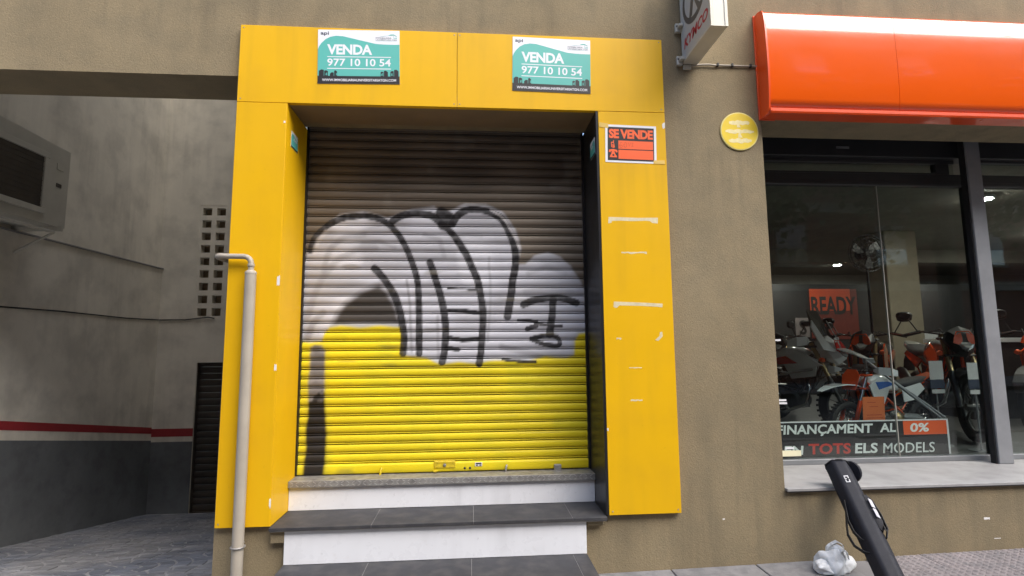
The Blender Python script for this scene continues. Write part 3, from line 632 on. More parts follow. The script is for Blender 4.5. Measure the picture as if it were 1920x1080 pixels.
# stickers on the two door reveals
def reveal_sticker(label, x, sgn, y0, y1, z0, z1):
    f = lambda u, v, d: (x + sgn * d, y0 + (y1 - y0) * u, z0 + (z1 - z0) * v)
    r = thing('reveal_sticker', label, 'sticker', (x, (y0 + y1) / 2, (z0 + z1) / 2))
    MB().prism(rect(0, 1, 0, 1), f, .0012, 0).build('sticker_base', SWHITE, r)
    sheet('teal_field', [[(0, .0), (1, .0), (1, .72), (.6, .78), (.3, .88), (.08, .82), (0, .6)]], f, STEAL, r, .0016)
    fx = (lambda u, v, d: f(1 - u, v, d)) if sgn < 0 else (lambda u, v, d: f(1 - u, v, d))
    text('VENDA', (.12, .68, .52, .7), fx if sgn > 0 else (lambda u, v, d: f(1 - u, v, d)), SWHITE, r, bold=.03, depth=.002)
    sheet('dark_strip', [rect(0, 1, 0, .12)], f, SBLACK, r, .0018)
reveal_sticker('small teal sticker on the black side of the doorway', .906, -1, .045, .195, 3.0, 3.13)
reveal_sticker('small pale sticker on the yellow side of the doorway', -1.297, 1, .10, .24, 3.03, 3.15)

# projecting light box sign
LB = mat('lightbox_face', (.46, .46, .44), rough=.3, var=.03); LBF = mat('lightbox_edge', (.74, .72, .62), rough=.4, var=.04); LBR = mat('lightbox_frame', (.55, .53, .46), rough=.45, metal=.2)
GREYL = mat('emblem_grey', (.13, .12, .11), rough=.35, metal=.3)
pj = thing('projecting_sign', 'white box sign with grey emblem and red KYMCO lettering jutting from the wall', 'shop sign', (1.645, .04, 3.71))
X0, X1, Y0, Y1, Z0, Z1 = 1.592, 1.712, -.46, .022, 3.712, 4.52
B(X0 + .003, X1 - .003, Y0 + .004, Y1, Z0 + .004, Z1).build('light_box', LBF, pj)
ff = MB()
for a in ((X0, X0 + .003, Y0, Y0 + .018, Z0, Z1), (X0, X0 + .003, Y1 - .016, Y1, Z0, Z1), (X0, X0 + .003, Y0 + .018, Y1 - .016, Z0, Z0 + .018)): ff.box(*a)
ff.box(X0 + .003, X1 - .003, Y0, Y1, Z0, Z0 + .0038); ff.box(X0 + .0, X0 + .02, Y0 - .001, Y0, Z0, Z1); ff.box(X1 - .02, X1, Y0 - .001, Y0 + .004, Z0, Z1)
ff.build('sign_frame', LBR, pj)
B(X0 + .0015, X0 + .003, Y0 + .018, Y1 - .016, Z0 + .018, Z1).build('face_panel', LB, pj)
pf = lambda u, v, d: (X0 + .0015 - d, Y1 - .03 - u * .43, Z0 + v)
text('KYMCO', (.03, .97, .085, .165), pf, SRED, pj, bold=.03, shear=.25, depth=.001)
em = MB()
ring = lambda rx, rz, n=40: [(.5 + rx * math.cos(t), .40 + rz * math.sin(t)) for t in np.linspace(0, 2 * PI, n)[:-1]]
o1, i1 = ring(.46, .20), ring(.38, .155)
for i in range(len(o1)):
    j = (i + 1) % len(o1); em.prism([o1[i], o1[j], i1[j], i1[i]], pf, .001, .0005)
em.prism([(.28, .26), (.40, .26), (.62, .55), (.50, .55)], pf, .001, .0004); em.prism([(.45, .40), (.52, .36), (.74, .26), (.62, .25)], pf, .0011, .0004); em.prism([(.50, .42), (.57, .40), (.80, .50), (.70, .53)], pf, .0012, .0004)
em.build('emblem', GREYL, pj)
for z in (3.735, 4.0, 4.4):
    MB().box(1.548, 1.592, .012, .04, z - .035, z + .035).box(1.56, 1.592, -.03, .012, z - .012, z + .012).build('bracket', LBR, pj, .003)
MB().box(1.60, 1.66, .02, .04, 3.672, 3.709).build('bracket', LBR, pj, .003)
for z in (3.745, 4.01): MB().lathe([(.008, 0), (.008, .004), (.005, .006)], (1.558, .012, z), (0, -1, 0), 8).build('bolt', GREYL, pj)
cn = thing('wall_conduit', 'thin grey cable clipped to the wall between the box sign and the awning', 'cable', (1.9, .03, 3.715))
MB().tube([(1.66, .026, 3.698), (1.72, .026, 3.712), (1.80, .024, 3.716), (1.84, .026, 3.713), (1.95, .03, 3.716), (2.05, .028, 3.714), (2.19, .03, 3.717)], .007, 8).build('cable', PVC, cn)
for x in (1.87, 1.985, 2.13): B(x - .008, x + .008, .014, .04, 3.703, 3.730).build('clip', BLK, cn, .003)

# round yellow sign
ds = thing('round_sign', 'round yellow sign with faded cream lines beside the shop window', 'round sign', (2.015, .03, 3.193))
DY = mat('disc_yellow', (.78, .57, .03), rough=.4, var=.06, vscale=14); DC = mat('disc_cream', (.80, .70, .36), rough=.5, var=.12, vscale=30); DE = mat('disc_edge', (.72, .62, .22), rough=.5)
MB().lathe([(.149, 0), (.149, .008), (.146, .010)], (2.015, .0395, 3.193), (0, -1, 0), 48).build('disc_rim', DE, ds)
MB().lathe([(.140, 0), (.140, .0012)], (2.015, .0294, 3.193), (0, -1, 0), 48).build('disc_face', DY, ds)
bb = MB()
for zc, half, th_ in ((.066, .080, .020), (-.002, .112, .016), (-.074, .090, .018)):
    n_ = 15; up, lo = [], []
    for i in range(n_):
        x = -half + 2 * half * i / (n_ - 1); e_ = math.sin(PI * (i + .5) / n_) ** .35
        up.append((x, zc + th_ * e_ * random.uniform(.6, 1.25))); lo.append((x, zc - th_ * e_ * random.uniform(.6, 1.25)))
    bb.prism(lo + up[::-1], lambda u, v, d: (2.015 + u, .0282 - d, 3.193 + v), .0006, 0)
bb.prism([(-.02, .03), (.01, .03), (.0, .05), (-.02, .05)], lambda u, v, d: (2.015 + u, .0282 - d, 3.193 + v), .0007, 0)
bb.prism([(-.015, -.05), (.02, -.05), (.005, -.02), (-.01, -.02)], lambda u, v, d: (2.015 + u, .0282 - d, 3.193 + v), .0007, 0)
bb.build('faded_lettering', DC, ds)

# ================================================================ AWNING
aw = thing('awning_fascia', 'long glossy orange fascia with bulging front over the shop window', 'shop fascia', (2.18, .04, 3.29))
prof = [(.02, 4.112), (-.045, 4.108), (-.076, 4.094), (-.092, 4.070), (-.1005, 4.035), (-.1045, 3.99), (-.1062, 3.94), (-.1072, 3.88), (-.1085, 3.78), (-.1090, 3.68), (-.108, 3.58), (-.104, 3.48), (-.098, 3.40), (-.088, 3.335), (.02, 3.335)]
def awn(x0, x1, name, m, pr, bev=0.0, smooth=True):
    b = MB(); n_ = len(pr); vs = [(x0, y, z) for y, z in pr] + [(x1, y, z) for y, z in pr]
    b.add(vs, [(i, i + 1, i + 1 + n_, i + n_) for i in range(n_ - 1)], smooth); b.add([(x0, y, z) for y, z in pr], [tuple(range(n_))]); b.add([(x1, y, z) for y, z in pr], [tuple(range(n_))[::-1]])
    return b.build(name, m, aw)
js = [2.196, 3.212, 4.75, 6.3, 7.85, 9.4]
for a, b2 in zip(js[:-1], js[1:]): awn(a + .0015, b2 - .0015, 'panel', ORANGE, prof)
big = [(.036, 4.12), (-.03, 4.12), (-.075, 4.104), (-.094, 4.07), (-.103, 4.02), (-.108, 3.97), (-.112, 3.9), (-.115, 3.78), (-.116, 3.68), (-.115, 3.58), (-.111, 3.48), (-.104, 3.40), (-.095, 3.33), (-.09, 3.29), (.036, 3.29)]
awn(2.182, 2.1955, 'end_cap', ORANGED, big)
B(2.176, 2.30, .024, .0395, 3.285, 4.13).build('back_plate', ORANGED, aw, .002)
tr = MB(); pr2 = [(.034, 3.290), (.034, 3.333), (-.086, 3.333), (-.094, 3.328), (-.095, 3.304), (-.090, 3.291)]
tr.rings([[(x, y, z) for y, z in pr2] for x in (2.197, 9.4)], True, False).build('bottom_trim', ORANGED, aw)

# ================================================================ SHOP WINDOW
sw = thing('shop_window', 'large anthracite framed shop window with pale stone sill under the orange fascia', 'shop window', (4.5, .6, .585))
B(2.198, 9.5, .012, .80, .566, .586).build('window_sill', SILL, sw, .002)
B(2.198, 9.5, .013, .035, .560, .5655).build('sill_dark_line', SBLACK, sw)  # thin black strip under the sill's front edge
B(2.196, 9.5, .42, .80, -.2, .5595).build('apron_wall', PLASTER, sw)
B(2.196, 9.5, .66, .80, 3.262, 3.60).build('shutter_box', FRAME, sw, .003)
B(2.196, 9.5, .425, .655, 3.45, 3.60).build('shutter_box_cover', FRAME, sw)
B(3.25, 3.37, .655, .66, 3.33, 3.35).build('maker_plate', ALU, sw)
B(2.198, 9.5, .70, .78, .5865, .628).build('bottom_rail', ALU, sw, .003)
B(2.198, 9.5, .71, .775, 3.012, 3.125).build('transom', FRAME, sw, .004)
B(2.198, 9.5, .705, .715, 3.015, 3.05).build('transom_bead', ALU if False else FRAME, sw, .002)
B(2.198, 4.42, .715, .77, 3.226, 3.262).build('top_rail', FRAME, sw, .003); B(4.55, 9.5, .715, .77, 3.24, 3.262).build('top_rail', FRAME, sw, .003)
B(4.235, 4.365, .712, .772, 3.126, 3.226).build('vent_stile', FRAME, sw, .003)
B(2.30, 4.235, .705, .7115, 3.120, 3.135).build('vent_bead', FRAME, sw)
B(4.375, 4.508, .545, .62, .587, 3.44).build('post', POST, sw, .004)
B(4.363, 4.3745, .56, .61, .587, 3.44).build('post_dark_side', RUB, sw)  # black strip standing for the post's dark left side
B(4.50, 4.57, .70, .775, .628, 3.012).build('stile', FRAME, sw)
B(2.52, 3.656, .736, .746, .6285, 3.0115).build('pane', GLASS, sw); B(3.662, 4.4995, .736, .746, .6285, 3.0115).build('pane', GLASS, sw)
B(3.6565, 3.6615, .732, .749, .6285, 3.0115).build('pane_joint', mat('silicone_joint', (.42, .41, .36), rough=.5), sw)
B(2.20, 2.52, .71, .775, .6285, 3.0115).build('stile', FRAME, sw)
B(4.5705, 6.4, .736, .746, .6285, 3.0115).build('pane', GLASS, sw); B(6.405, 9.5, .736, .746, .6285, 3.0115).build('pane', GLASS, sw)
B(2.30, 4.235, .738, .746, 3.1255, 3.2255).build('transom_pane', GLASS, sw); B(4.365, 4.43, .738, .746, 3.1255, 3.2255).build('transom_pane', GLASS, sw); B(4.55, 9.5, .738, .746, 3.1255, 3.2395).build('transom_pane', GLASS, sw)
# banner behind the glass
bn = thing('window_banner', 'black banner offering financing behind the shop window with white and red lettering', 'banner', (3.3, .80, .63))
bf = lambda u, v, d: (u, .785 - d, v)
B(2.42, 4.178, .786, .792, .629, .930).build('banner_board', SBLACK, bn)
sheet('white_border', [rect(2.42, 4.178, .919, .930), rect(4.160, 4.178, .629, .919)], bf, SWHITE, bn, .0004)
sheet('orange_field', [rect(3.755, 4.160, .800, .917)], bf, SORANGE, bn, .0004)
LW = mat('lettering_white', (.84, .87, .87), rough=.4)
def comic(t, box, m, sh_=.10, b=.028): return text(t, box, bf, m, bn, bold=b, shear=sh_, depth=.0009, spacing=1.02)
comic('FINANÇAMENT', (2.60, 3.475, .805, .902), LW); comic('AL', (3.535, 3.685, .826, .902), LW); comic('0%', (3.818, 3.995, .822, .898), LW)
comic('EN', (2.655, 2.832, .652, .727), LW); comic('TOTS', (2.878, 3.255, .652, .742), RED, .05); comic('ELS', (3.292, 3.503, .652, .738), LW); comic('MODELS', (3.55, 4.03, .648, .734), LW, .10, .006)
stk = B(2.60, 2.775, .7345, .7357, .652, .700).build('price_sticker', mat('pale_yellow_sticker', (.75, .72, .50), rough=.5), None)
tag(stk, 'small blank pale yellow sticker on the glass over the banner corner', 'sticker')
wl = thing('window_lettering', 'tiny white letter fragments on the edge of the shop window glass', 'lettering', (2.62, .735, 1.2))
for z, x in ((1.62, 2.585), (1.11, 2.60), (1.085, 2.605), (.712, 2.64)):
    B(x, x + .075, .7345, .7357, z, z + .016).build('letter_fragment', SWHITE, wl)

# ================================================================ SHOWROOM
FZ = .56
SRW = mat('showroom_wall', (.16, .15, .13), rough=.8, var=.08); SRD = mat('showroom_dark_wall', (.012, .012, .013), rough=.7); SRC = mat('showroom_ceiling', (.20, .19, .16), rough=.85); SRF = mat('showroom_floor', (.10, .10, .10), rough=.35, var=.1, vscale=2); COLM = mat('showroom_column_paint', (.34, .30, .22), rough=.75)
sr = MB().box(2.0, 16, .81, 9.2, FZ - .1, FZ).build('showroom_floor', SRF); tag(sr, kind='structure')
tag(B(2.0, 16, .81, 9.2, 3.36, 3.6).build('showroom_ceiling', SRC), kind='structure')
swl = MB().box(2.0, 2.18, .81, 9.0, FZ, 3.36).box(15.8, 16, .81, 9, FZ, 3.36).box(2.0, 16, 9.0, 9.2, FZ, 3.36); tag(swl.build('showroom_wall', SRW), kind='structure')
tag(B(2.18, 15.8, 6.9, 7.0, FZ, 2.86).build('display_wall', SRD), 'long black display wall at the back of the showroom', 'partition')
tag(B(2.18, 15.8, 5.6, 5.9, 3.12, 3.36).build('ceiling_beam', SRC), kind='structure')
tag(B(6.45, 6.98, 4.0, 4.45, FZ, 3.36).build('showroom_column', COLM, None, .01), 'square beige column in the middle of the showroom', 'column')
tag(B(11.0, 11.6, 4.0, 4.5, FZ, 3.36).build('showroom_column', COLM, None, .01), 'square column behind the bikes past the grey window post', 'column')
po = thing('wall_poster', 'red and orange READY poster on the black display wall', 'poster', (7.4, 6.88, 2.1))
pf2 = lambda u, v, d: (u, 6.89 - d, v)
B(7.10, 8.15, 6.89, 6.899, 1.70, 2.76).build('poster_board', mat('poster_red', (.16, .02, .012), rough=.5), po)
sheet('orange_field', [rect(7.10, 8.0, 2.30, 2.76)], pf2, mat('poster_orange', (.55, .07, .02), rough=.5), po, .002)
text('READY', (7.12, 8.12, 2.22, 2.60), pf2, SBLACK, po, bold=.03, depth=.004)
tag(B(6.75, 7.05, 6.88, 6.899, 1.75, 2.15).build('small_poster', mat('poster_grey', (.2, .17, .17), rough=.5)), 'small pale poster with a letter S beside the red poster', 'poster')
text('S', (6.82, 6.98, 1.80, 2.10), lambda u, v, d: (u, 6.88 - d, v), SBLACK, bpy.data.objects['small_poster'], bold=.02, depth=.003)
LAMP = mat('lit_lamp', (.9, .9, .85), emit=((1, .95, .85), 240.0)); LRIM = mat('lamp_rim', (.6, .6, .58), rough=.4)
for (x, y), lb in zip(((6.30, 6.40), (9.55, 6.35), (6.2, 2.12), (8.0, 7.2), (9.2, 4.0)), ('round ceiling lamp behind the fan head near the brown wall edge', 'round ceiling lamp beside the grey window post above the white counter', 'large bright ceiling lamp just past the grey window post', 'faint small ceiling lamp behind the column at the very back', 'added ceiling lamp past the post standing in for a window reflection')):  # the last one is an added lamp in place of a reflection
    t = thing('ceiling_lamp', lb, 'ceiling lamp', (x, y, 3.36), 'ceiling lamps in the showroom')
    zt = 3.36 if not 5.6 < y < 5.9 else 3.12
    MB().lathe([(.10, 0), (.10, .03), (.085, .035)], (x, y, zt), (0, 0, -1), 20).build('lamp_rim', LRIM, t)
    MB().lathe([(.075, 0), (.07, .006)], (x, y, zt - .0355), (0, 0, -1), 20).build('lamp_disc', LAMP, t)
# pedestal fan
fx, fy, fz = 5.28, 2.95, 2.80
fa = thing('pedestal_fan', 'black pedestal fan with round cage standing behind the bikes', 'fan', (fx, fy, FZ))
MB().lathe([(.22, 0), (.22, .02), (.05, .05), (.02, .07)], (fx, fy, FZ), (0, 0, 1), 20).build('base', BLK, fa)
MB().tube([(fx, fy, FZ + .05), (fx, fy, fz - .05)], .016, 10).build('pole', BLK, fa)
MB().lathe([(.03, 0), (.07, .04), (.07, .16), (.03, .20)], (fx, fy + .16, fz), (0, -1, 0), 14).build('motor', BLK, fa)
cg = MB()
for r_, yy in ((.25, 0), (.25, -.05), (.20, -.075), (.14, -.085), (.08, -.09), (.2, .03)):
    cg.tube([(fx + r_ * math.cos(a), fy + yy, fz + r_ * math.sin(a)) for a in np.linspace(0, 2 * PI, 25)[:-1]], .004, 5, closed=True)
for a in np.linspace(0, 2 * PI, 25)[:-1]: cg.tube([(fx, fy - .09, fz), (fx + .14 * math.cos(a), fy - .085, fz + .14 * math.sin(a)), (fx + .25 * math.cos(a), fy - .05, fz + .25 * math.sin(a)), (fx + .25 * math.cos(a), fy, fz + .25 * math.sin(a)), (fx, fy + .05, fz)], .003, 4)
cg.build('cage', BLK, fa)
for kx in range(3):
    a = kx * 2 * PI / 3 + .3; MB().prism([(.03 * math.cos(a + .5), .03 * math.sin(a + .5)), (.21 * math.cos(a), .21 * math.sin(a)), (.22 * math.cos(a + .55), .22 * math.sin(a + .55)), (.12 * math.cos(a + .8), .12 * math.sin(a + .8))], lambda u, v, d: (fx + u, fy - .02 + d, fz + v), 0, .008).build('blade', FRAME, fa)
# counter, cards, leaning rail
ct = thing('white_counter', 'white topped counter behind the orange bike past the grey window post', 'counter', (8.2, 3.4, FZ))
B(6.75, 9.6, 3.1, 3.8, 1.60, 1.66).build('counter_top', SWHITE, ct, .004); B(6.8, 9.5, 3.15, 3.75, FZ, 1.597).build('counter_body', SRD, ct)
CARD = mat('grey_card', (.50, .50, .51), rough=.6)
for x, y, z, w_, h_, lb in ((4.70, 1.50, 1.22, .15, .19, 'white price card with a dark footer beside the silver slanting rail'), (4.78, 1.16, 1.24, .17, .16, 'white price card in front of the bike wheel close to the grey window post')):
    t = thing('price_card', lb, 'price card', (x, y, FZ), 'price cards in the showroom')
    MB().prism(rect(0, 1, 0, 1), lambda u, v, d: (x + u * w_, y - d, z + v * h_), .004, 0).build('card', CARD, t)
    MB().tube([(x + w_ / 2, y + .02, FZ), (x + w_ / 2, y + .02, z + .05)], .008, 8).build('stand', ALU, t); B(x, x + w_, y - .004, y + .004, z - .09, z - .005).build('footer', SNAVY, t); B(x + .01, x + w_, y - .004, y + .004, z - .14, z - .10).build('footer_strip', CARD, t)
    MB().lathe([(.1, 0), (.1, .01)], (x + w_ / 2, y + .02, FZ), (0, 0, 1), 14).build('foot', ALU, t)
rl = thing('leaning_rail', 'silver rail slanting down to the upper banner corner behind the glass', 'rail', (4.0, 1.1, FZ))
for dx in (0, .045): MB().tube([(3.90 + dx, 1.35, 1.43 - dx), (4.22 + dx, .90, .92)], .012, 8).build('rail_tube', ALU, rl)
MB().tube([(3.90, 1.35, 1.43), (3.90, 1.37, FZ)], .012, 8).build('leg', ALU, rl); MB().tube([(4.22, .90, .92), (4.22, .90, FZ)], .012, 8).build('leg', ALU, rl)
B(3.88, 3.98, 1.33, 1.37, 1.40, 1.45).build('end_fitting', ALU, rl, .006)

# ---------------------------------------------------------------- motorcycles
CHR = mat('chrome', (.6, .6, .6), rough=.18, metal=1.0); ENG = mat('engine_metal', (.10, .10, .10), rough=.4, metal=.7); GOLD = mat('fork_gold', (.40, .30, .16), rough=.3, metal=.8)
def body(name, col): return mat(name, col, rough=.16, var=.03, coat=1.0)
MW, MO, MB_, MBLUE, MRED, MG = body('bike_white', (.80, .83, .86)), body('bike_orange', (.72, .075, .01)), body('bike_black', (.015, .015, .016)), body('bike_blue', (.03, .13, .5)), body('bike_red', (.55, .02, .015)), body('bike_grey', (.30, .31, .31))
HL = mat('headlamp_glass', (.55, .58, .58), rough=.08, metal=.6)
def circ(x, R, n=30): return [(x + R * math.cos(a), 0, R + R * math.sin(a)) for a in np.linspace(0, 2 * PI, n + 1)[:-1]]
def motorcycle(label, x, y, head, sc, style, c1, c2, cfr, extra=None):
    g = thing('motorcycle', label, 'motorcycle', (0, 0, 0), 'motorcycles in the showroom')
    dirt = style == 'dirt'; adv = style == 'adventure'
    for xx, R, ww, nm in ((.74, .33, .05 if not dirt else .045, 'front_wheel'), (-.70, .31, .07 if not dirt else .055, 'rear_wheel')):
        c = [(xx + (R - ww) * math.cos(a), 0, R + (R - ww) * math.sin(a)) for a in np.linspace(0, 2 * PI, 33)[:-1]]
        wh = MB().tube(c, ww, 10, closed=True).build(nm, RUB, g)
        if dirt or adv:
            kb = MB()
            for i in range(36):
                a = 2 * PI * i / 36; ca, sa = math.cos(a), math.sin(a); r_ = R - .004
                for yy in (-.025, .025):
                    p = Vector((xx + r_ * ca, yy, R + r_ * sa)); t_ = Vector((-sa, 0, ca)) * .012; o_ = Vector((ca, 0, sa)) * .012; w_ = Vector((0, .014, 0))
                    kb.add([p - t_ - w_, p + t_ - w_, p + t_ + w_, p - t_ + w_, p - t_ - w_ + o_, p + t_ - w_ + o_, p + t_ + w_ + o_, p - t_ + w_ + o_], [(4, 5, 6, 7), (0, 1, 5, 4), (1, 2, 6, 5), (2, 3, 7, 6), (3, 0, 4, 7)])
            kb.build('tread_blocks', RUB, wh)
        rm = MB().tube([(xx + (R - ww * 1.9) * math.cos(a), 0, R + (R - ww * 1.9) * math.sin(a)) for a in np.linspace(0, 2 * PI, 33)[:-1]], .016, 6, closed=True)
        ns = 5 if style == 'naked' else 18
        for i in range(ns):
            a = 2 * PI * i / ns; rm.tube([(xx + .03 * math.cos(a + .2), .02 * (-1) ** i, R + .03 * math.sin(a + .2)), (xx + (R - ww * 1.9) * math.cos(a), 0, R + (R - ww * 1.9) * math.sin(a))], .012 if ns == 5 else .003, 5)
        rm.lathe([(.035, -.06), (.035, .06)], (xx, 0, R), (0, 1, 0), 12).build('rim', c2 if style == 'naked' and c1 is MO else ENG, wh)
        MB().lathe([(.13, 0), (.13, .005), (.07, .006), (.07, 0)], (xx, .075, R), (0, 1, 0), 24, True, False).build('brake_disc', CHR, wh)
    for s in (-1, 1):
        MB().tube([(.74, s * .10, .33), (.60, s * .10, .66)], .027, 10).build('fork_leg', ENG if not dirt else c2, g); MB().tube([(.60, s * .10, .66), (.43, s * .10, 1.02)], .024, 10).build('fork_tube', GOLD if not dirt else CHR, g)
        MB().tube([(.36, s * .40, 1.02), (.39, s * .26, 1.06)], .018, 8).build('grip', RUB, g); MB().tube([(.44, s * .38, 1.04), (.42, s * .24, 1.065)], .005, 6).build('lever', CHR, g)
        MB().tube([(.42, s * .05, .90), (.14, s * .15, .66), (-.16, s * .13, .46)], .019, 8).tube([(.46, s * .04, .80), (.30, s * .10, .50), (.0, s * .13, .30), (-.16, s * .12, .36)], .015, 8).tube([(.42, s * .05, .90), (.30, s * .12, .50)], .012, 6).tube([(.14, s * .15, .66), (.30, s * .12, .50), (-.06, s * .14, .54)], .012, 6).build('frame_tube', cfr, g)
        MB().tube([(-.08, s * .10, .70), (-.42, s * .10, .80), (-.72, s * .08, .86)], .012, 8).tube([(-.16, s * .11, .5), (-.5, s * .1, .80)], .010, 8).build('subframe_tube', cfr, g)
        MB().tube([(-.14, s * .09, .42), (-.45, s * .12, .40), (-.70, s * .10, .31)], [.03, .032, .022], 8, True, False, 1.5).build('swingarm', ALU if style != 'naked' else c2, g)
        if not dirt:
            MB().tube([(.40, s * .28, 1.05), (.38, s * .36, 1.20)], .006, 6).build('mirror_stalk', BLK, g)
            MB().rings([[(.37 + dx, s * .39 + q[1] * 1, 1.23 + q[2]) for q in ss(14, (0, 0), .075 * k_, .042 * k_)] for dx, k_ in ((0, .6), (.015, 1), (.03, .7))]).build('mirror', BLK, g)
        if adv or dirt:
            MB().strip([(.36, s * .44, 1.02), (.46, s * .42, 1.04), (.50, s * .30, 1.05), (.48, s * .22, 1.05)], (0, 0, 1), [.035, .05, .045, .015], .008).build('hand_guard', c1, g)
        MB().box(.05, .12, s * .14 - (0 if s > 0 else .12), s * .14 + (.12 if s > 0 else 0), .28, .30).build('footpeg', ENG, g)
    MB().tube([(.36, .40, 1.02), (.39, .26, 1.06), (.44, .10, 1.03), (.44, -.10, 1.03), (.39, -.26, 1.06), (.36, -.40, 1.02)], .011, 8).build('handlebar', BLK, g)
    MB().box(.36, .50, -.13, .13, .97, 1.0).box(.44, .56, -.13, .13, .80, .83).build('fork_clamp', c2 if dirt else ENG, g, .01)
    MB().lathe([(.10, -.15), (.15, -.13), (.15, .13), (.10, .15)], (-.03, 0, .40), (0, 1, 0), 18).lathe([(.08, -.14), (.11, -.12), (.11, .12), (.08, .14)], (.16, 0, .38), (0, 1, 0), 16).build('engine_case', ENG, g, .004)
    eb = MB()
    for i in range(7): eb.box(.08 + i * .006, .24 + i * .006, -.09, .09, .50 + i * .028, .515 + i * .028)
    eb.box(.10, .25, -.07, .07, .48, .72); eb.build('engine_cylinder', ENG, g)
    B(.30, .34, -.15, .15, .55, .84).build('radiator', BLK, g, .006)
    MB().tube([(.28, -.04, .62), (.36, -.06, .52), (.33, -.10, .34), (.10, -.17, .24), (-.20, -.17, .28), (-.36, -.17, .42)], .021, 10).build('exhaust_pipe', CHR, g)
    MB().lathe([(.03, 0), (.055, .06), (.058, .36), (.04, .42), (.025, .42)], (-.34, -.18, .44), (-.85, 0, .42 if not dirt else .6), 16).build('silencer', ENG if not adv else CHR, g)
    MB().tube([(-.12, 0, .66), (-.34, 0, .42)], .03, 8).build('shock', c2, g)
    for s, o_ in ((1, 0), (-1, .02), (1, .05)): MB().tube([(.40, s * (.22 - o_), 1.05), (.54, s * (.16 - o_), 1.08), (.60, s * .09, .98), (.56, s * .06, .84), (.50 + o_, s * .11, .66), (.30 if o_ else .72, s * .10, .60 if o_ else .42)], .0055, 5).build('cable', RUB, g)
    MB().lathe([(.10, 0), (.105, .006), (.06, .007)], (-.70, .09, .31), (0, 1, 0), 20).build('sprocket', CHR, g)
    MB().tube([(-.70, .095, .415), (-.15, .10, .47), (-.09, .10, .42), (-.15, .10, .37), (-.70, .095, .205)], .009, 5).build('chain', ENG, g)
    ec = MB()
    for q_ in range(5): ec.lathe([(.012, 0), (.012, .012)], (-.03 + .12 * math.cos(q_ * 1.25), .15, .40 + .12 * math.sin(q_ * 1.25)), (0, 1, 0), 8)
    ec.lathe([(.09, 0), (.08, .025), (.03, .03)], (-.03, .15, .40), (0, 1, 0), 18).lathe([(.09, 0), (.08, .025), (.03, .03)], (-.03, -.15, .40), (0, -1, 0), 18); ec.build('engine_cover', CHR if not dirt else GOLD, g)
    MB().box(-.30, -.10, -.09, .09, .56, .72).box(.06, .22, -.12, .12, .70, .76).build('airbox', BLK, g, .02)
    N = 16
    MB().rings([ss(N, (0, z), a, b, 2.6, 'x', xx) for xx, z, a, b in ((.36, .88, .05, .05), (.28, .88, .13, .10), (.12, .87, .155, .12), (-.06, .83, .13, .09), (-.18, .80, .09, .05))]).build('tank', c1, g)
    MB().rings([ss(N, (0, z), a, b, 3.5, 'x', xx) for xx, z, a, b in ((-.02, .86, .07, .03), (-.16, .83, .11, .04), (-.40, .84, .13, .045), (-.62, .88, .12, .045), (-.80, .91, .08, .03))]).build('seat', RUB, g)
    if dirt:
        MB().strip([(1.20, 0, .80), (1.02, 0, .855), (.80, 0, .875), (.62, 0, .86), (.48, 0, .83)], (0, 1, 0), [.03, .075, .09, .085, .05], .012).build('front_fender', c1, g)
        MB().strip([(-.55, 0, .84), (-.80, 0, .92), (-1.02, 0, .98)], (0, 1, 0), [.11, .095, .05], .012).build('rear_fender', c2, g)
        MB().prism([(-.10, .80), (.09, .74), (.13, .95), (.05, 1.06), (-.05, 1.06), (-.13, .95)][0:0] or [(-.09, .80), (.09, .80), (.12, .98), (.06, 1.06), (-.06, 1.06), (-.12, .98)], lambda u, v, d: (.66 - (v - .8) * .35 + d, u, v), 0, .01).build('number_plate', c2, g)
    else:
        arc = [(.74 + (.33 + .045) * math.cos(a), 0, .33 + (.33 + .045) * math.sin(a)) for a in np.radians(np.linspace(20, 150, 9))]
        MB().strip(arc, (0, 1, 0), [.03, .06, .07, .075, .075, .07, .065, .06, .05], .008).build('front_fender', c1 if style == 'adventure' else BLK, g)
        MB().rings([ss(N, (0, z), a, b, 2.5, 'x', xx) for xx, z, a, b in ((-.62, .86, .11, .05), (-.85, .92, .09, .045), (-1.0, .96, .04, .02))]).build('tail', c1, g)
        MB().strip([(-.88, 0, .86), (-1.0, 0, .74), (-1.06, 0, .60)], (0, 1, 0), [.05, .06, .06], .008).build('plate_holder', BLK, g)
        kite = [(0, .17), (.10, .12), (.135, .02), (.07, -.10), (0, -.15), (-.07, -.10), (-.135, .02), (-.10, .12)]
        hm = MB().rings([[(xx - q[1] * .35, q[0] * k_, .94 + q[1] * k_) for q in kite] for xx, k_ in ((.50, .85), (.62, 1.0), (.68, .72), (.70, .60))], True, False).build('headlight_mask', c1 if adv else BLK, g, .006)
        for s in (-1, 1): MB().prism([(.02, .10), (.075, .07), (.10, .0), (.05, -.02), (.02, .02)], lambda u, v, d, s=s: (.705 - v * .35 + d, s * u, .94 + v), 0, .006).build('headlight_trim', c2, hm)
        MB().rings([[(xx - q[1] * .3, q[0] * k_, .925 + q[1] * k_ * .75) for q in kite] for xx, k_ in ((.69, .55), (.715, .50), (.722, .30))], True, False).build('headlight', HL, hm)
        MB().tube([(.70, -.09, .97), (.66, -.05, 1.05), (.66, .05, 1.05), (.70, .09, .97)], .006, 6).build('trim_bar', c2, hm)
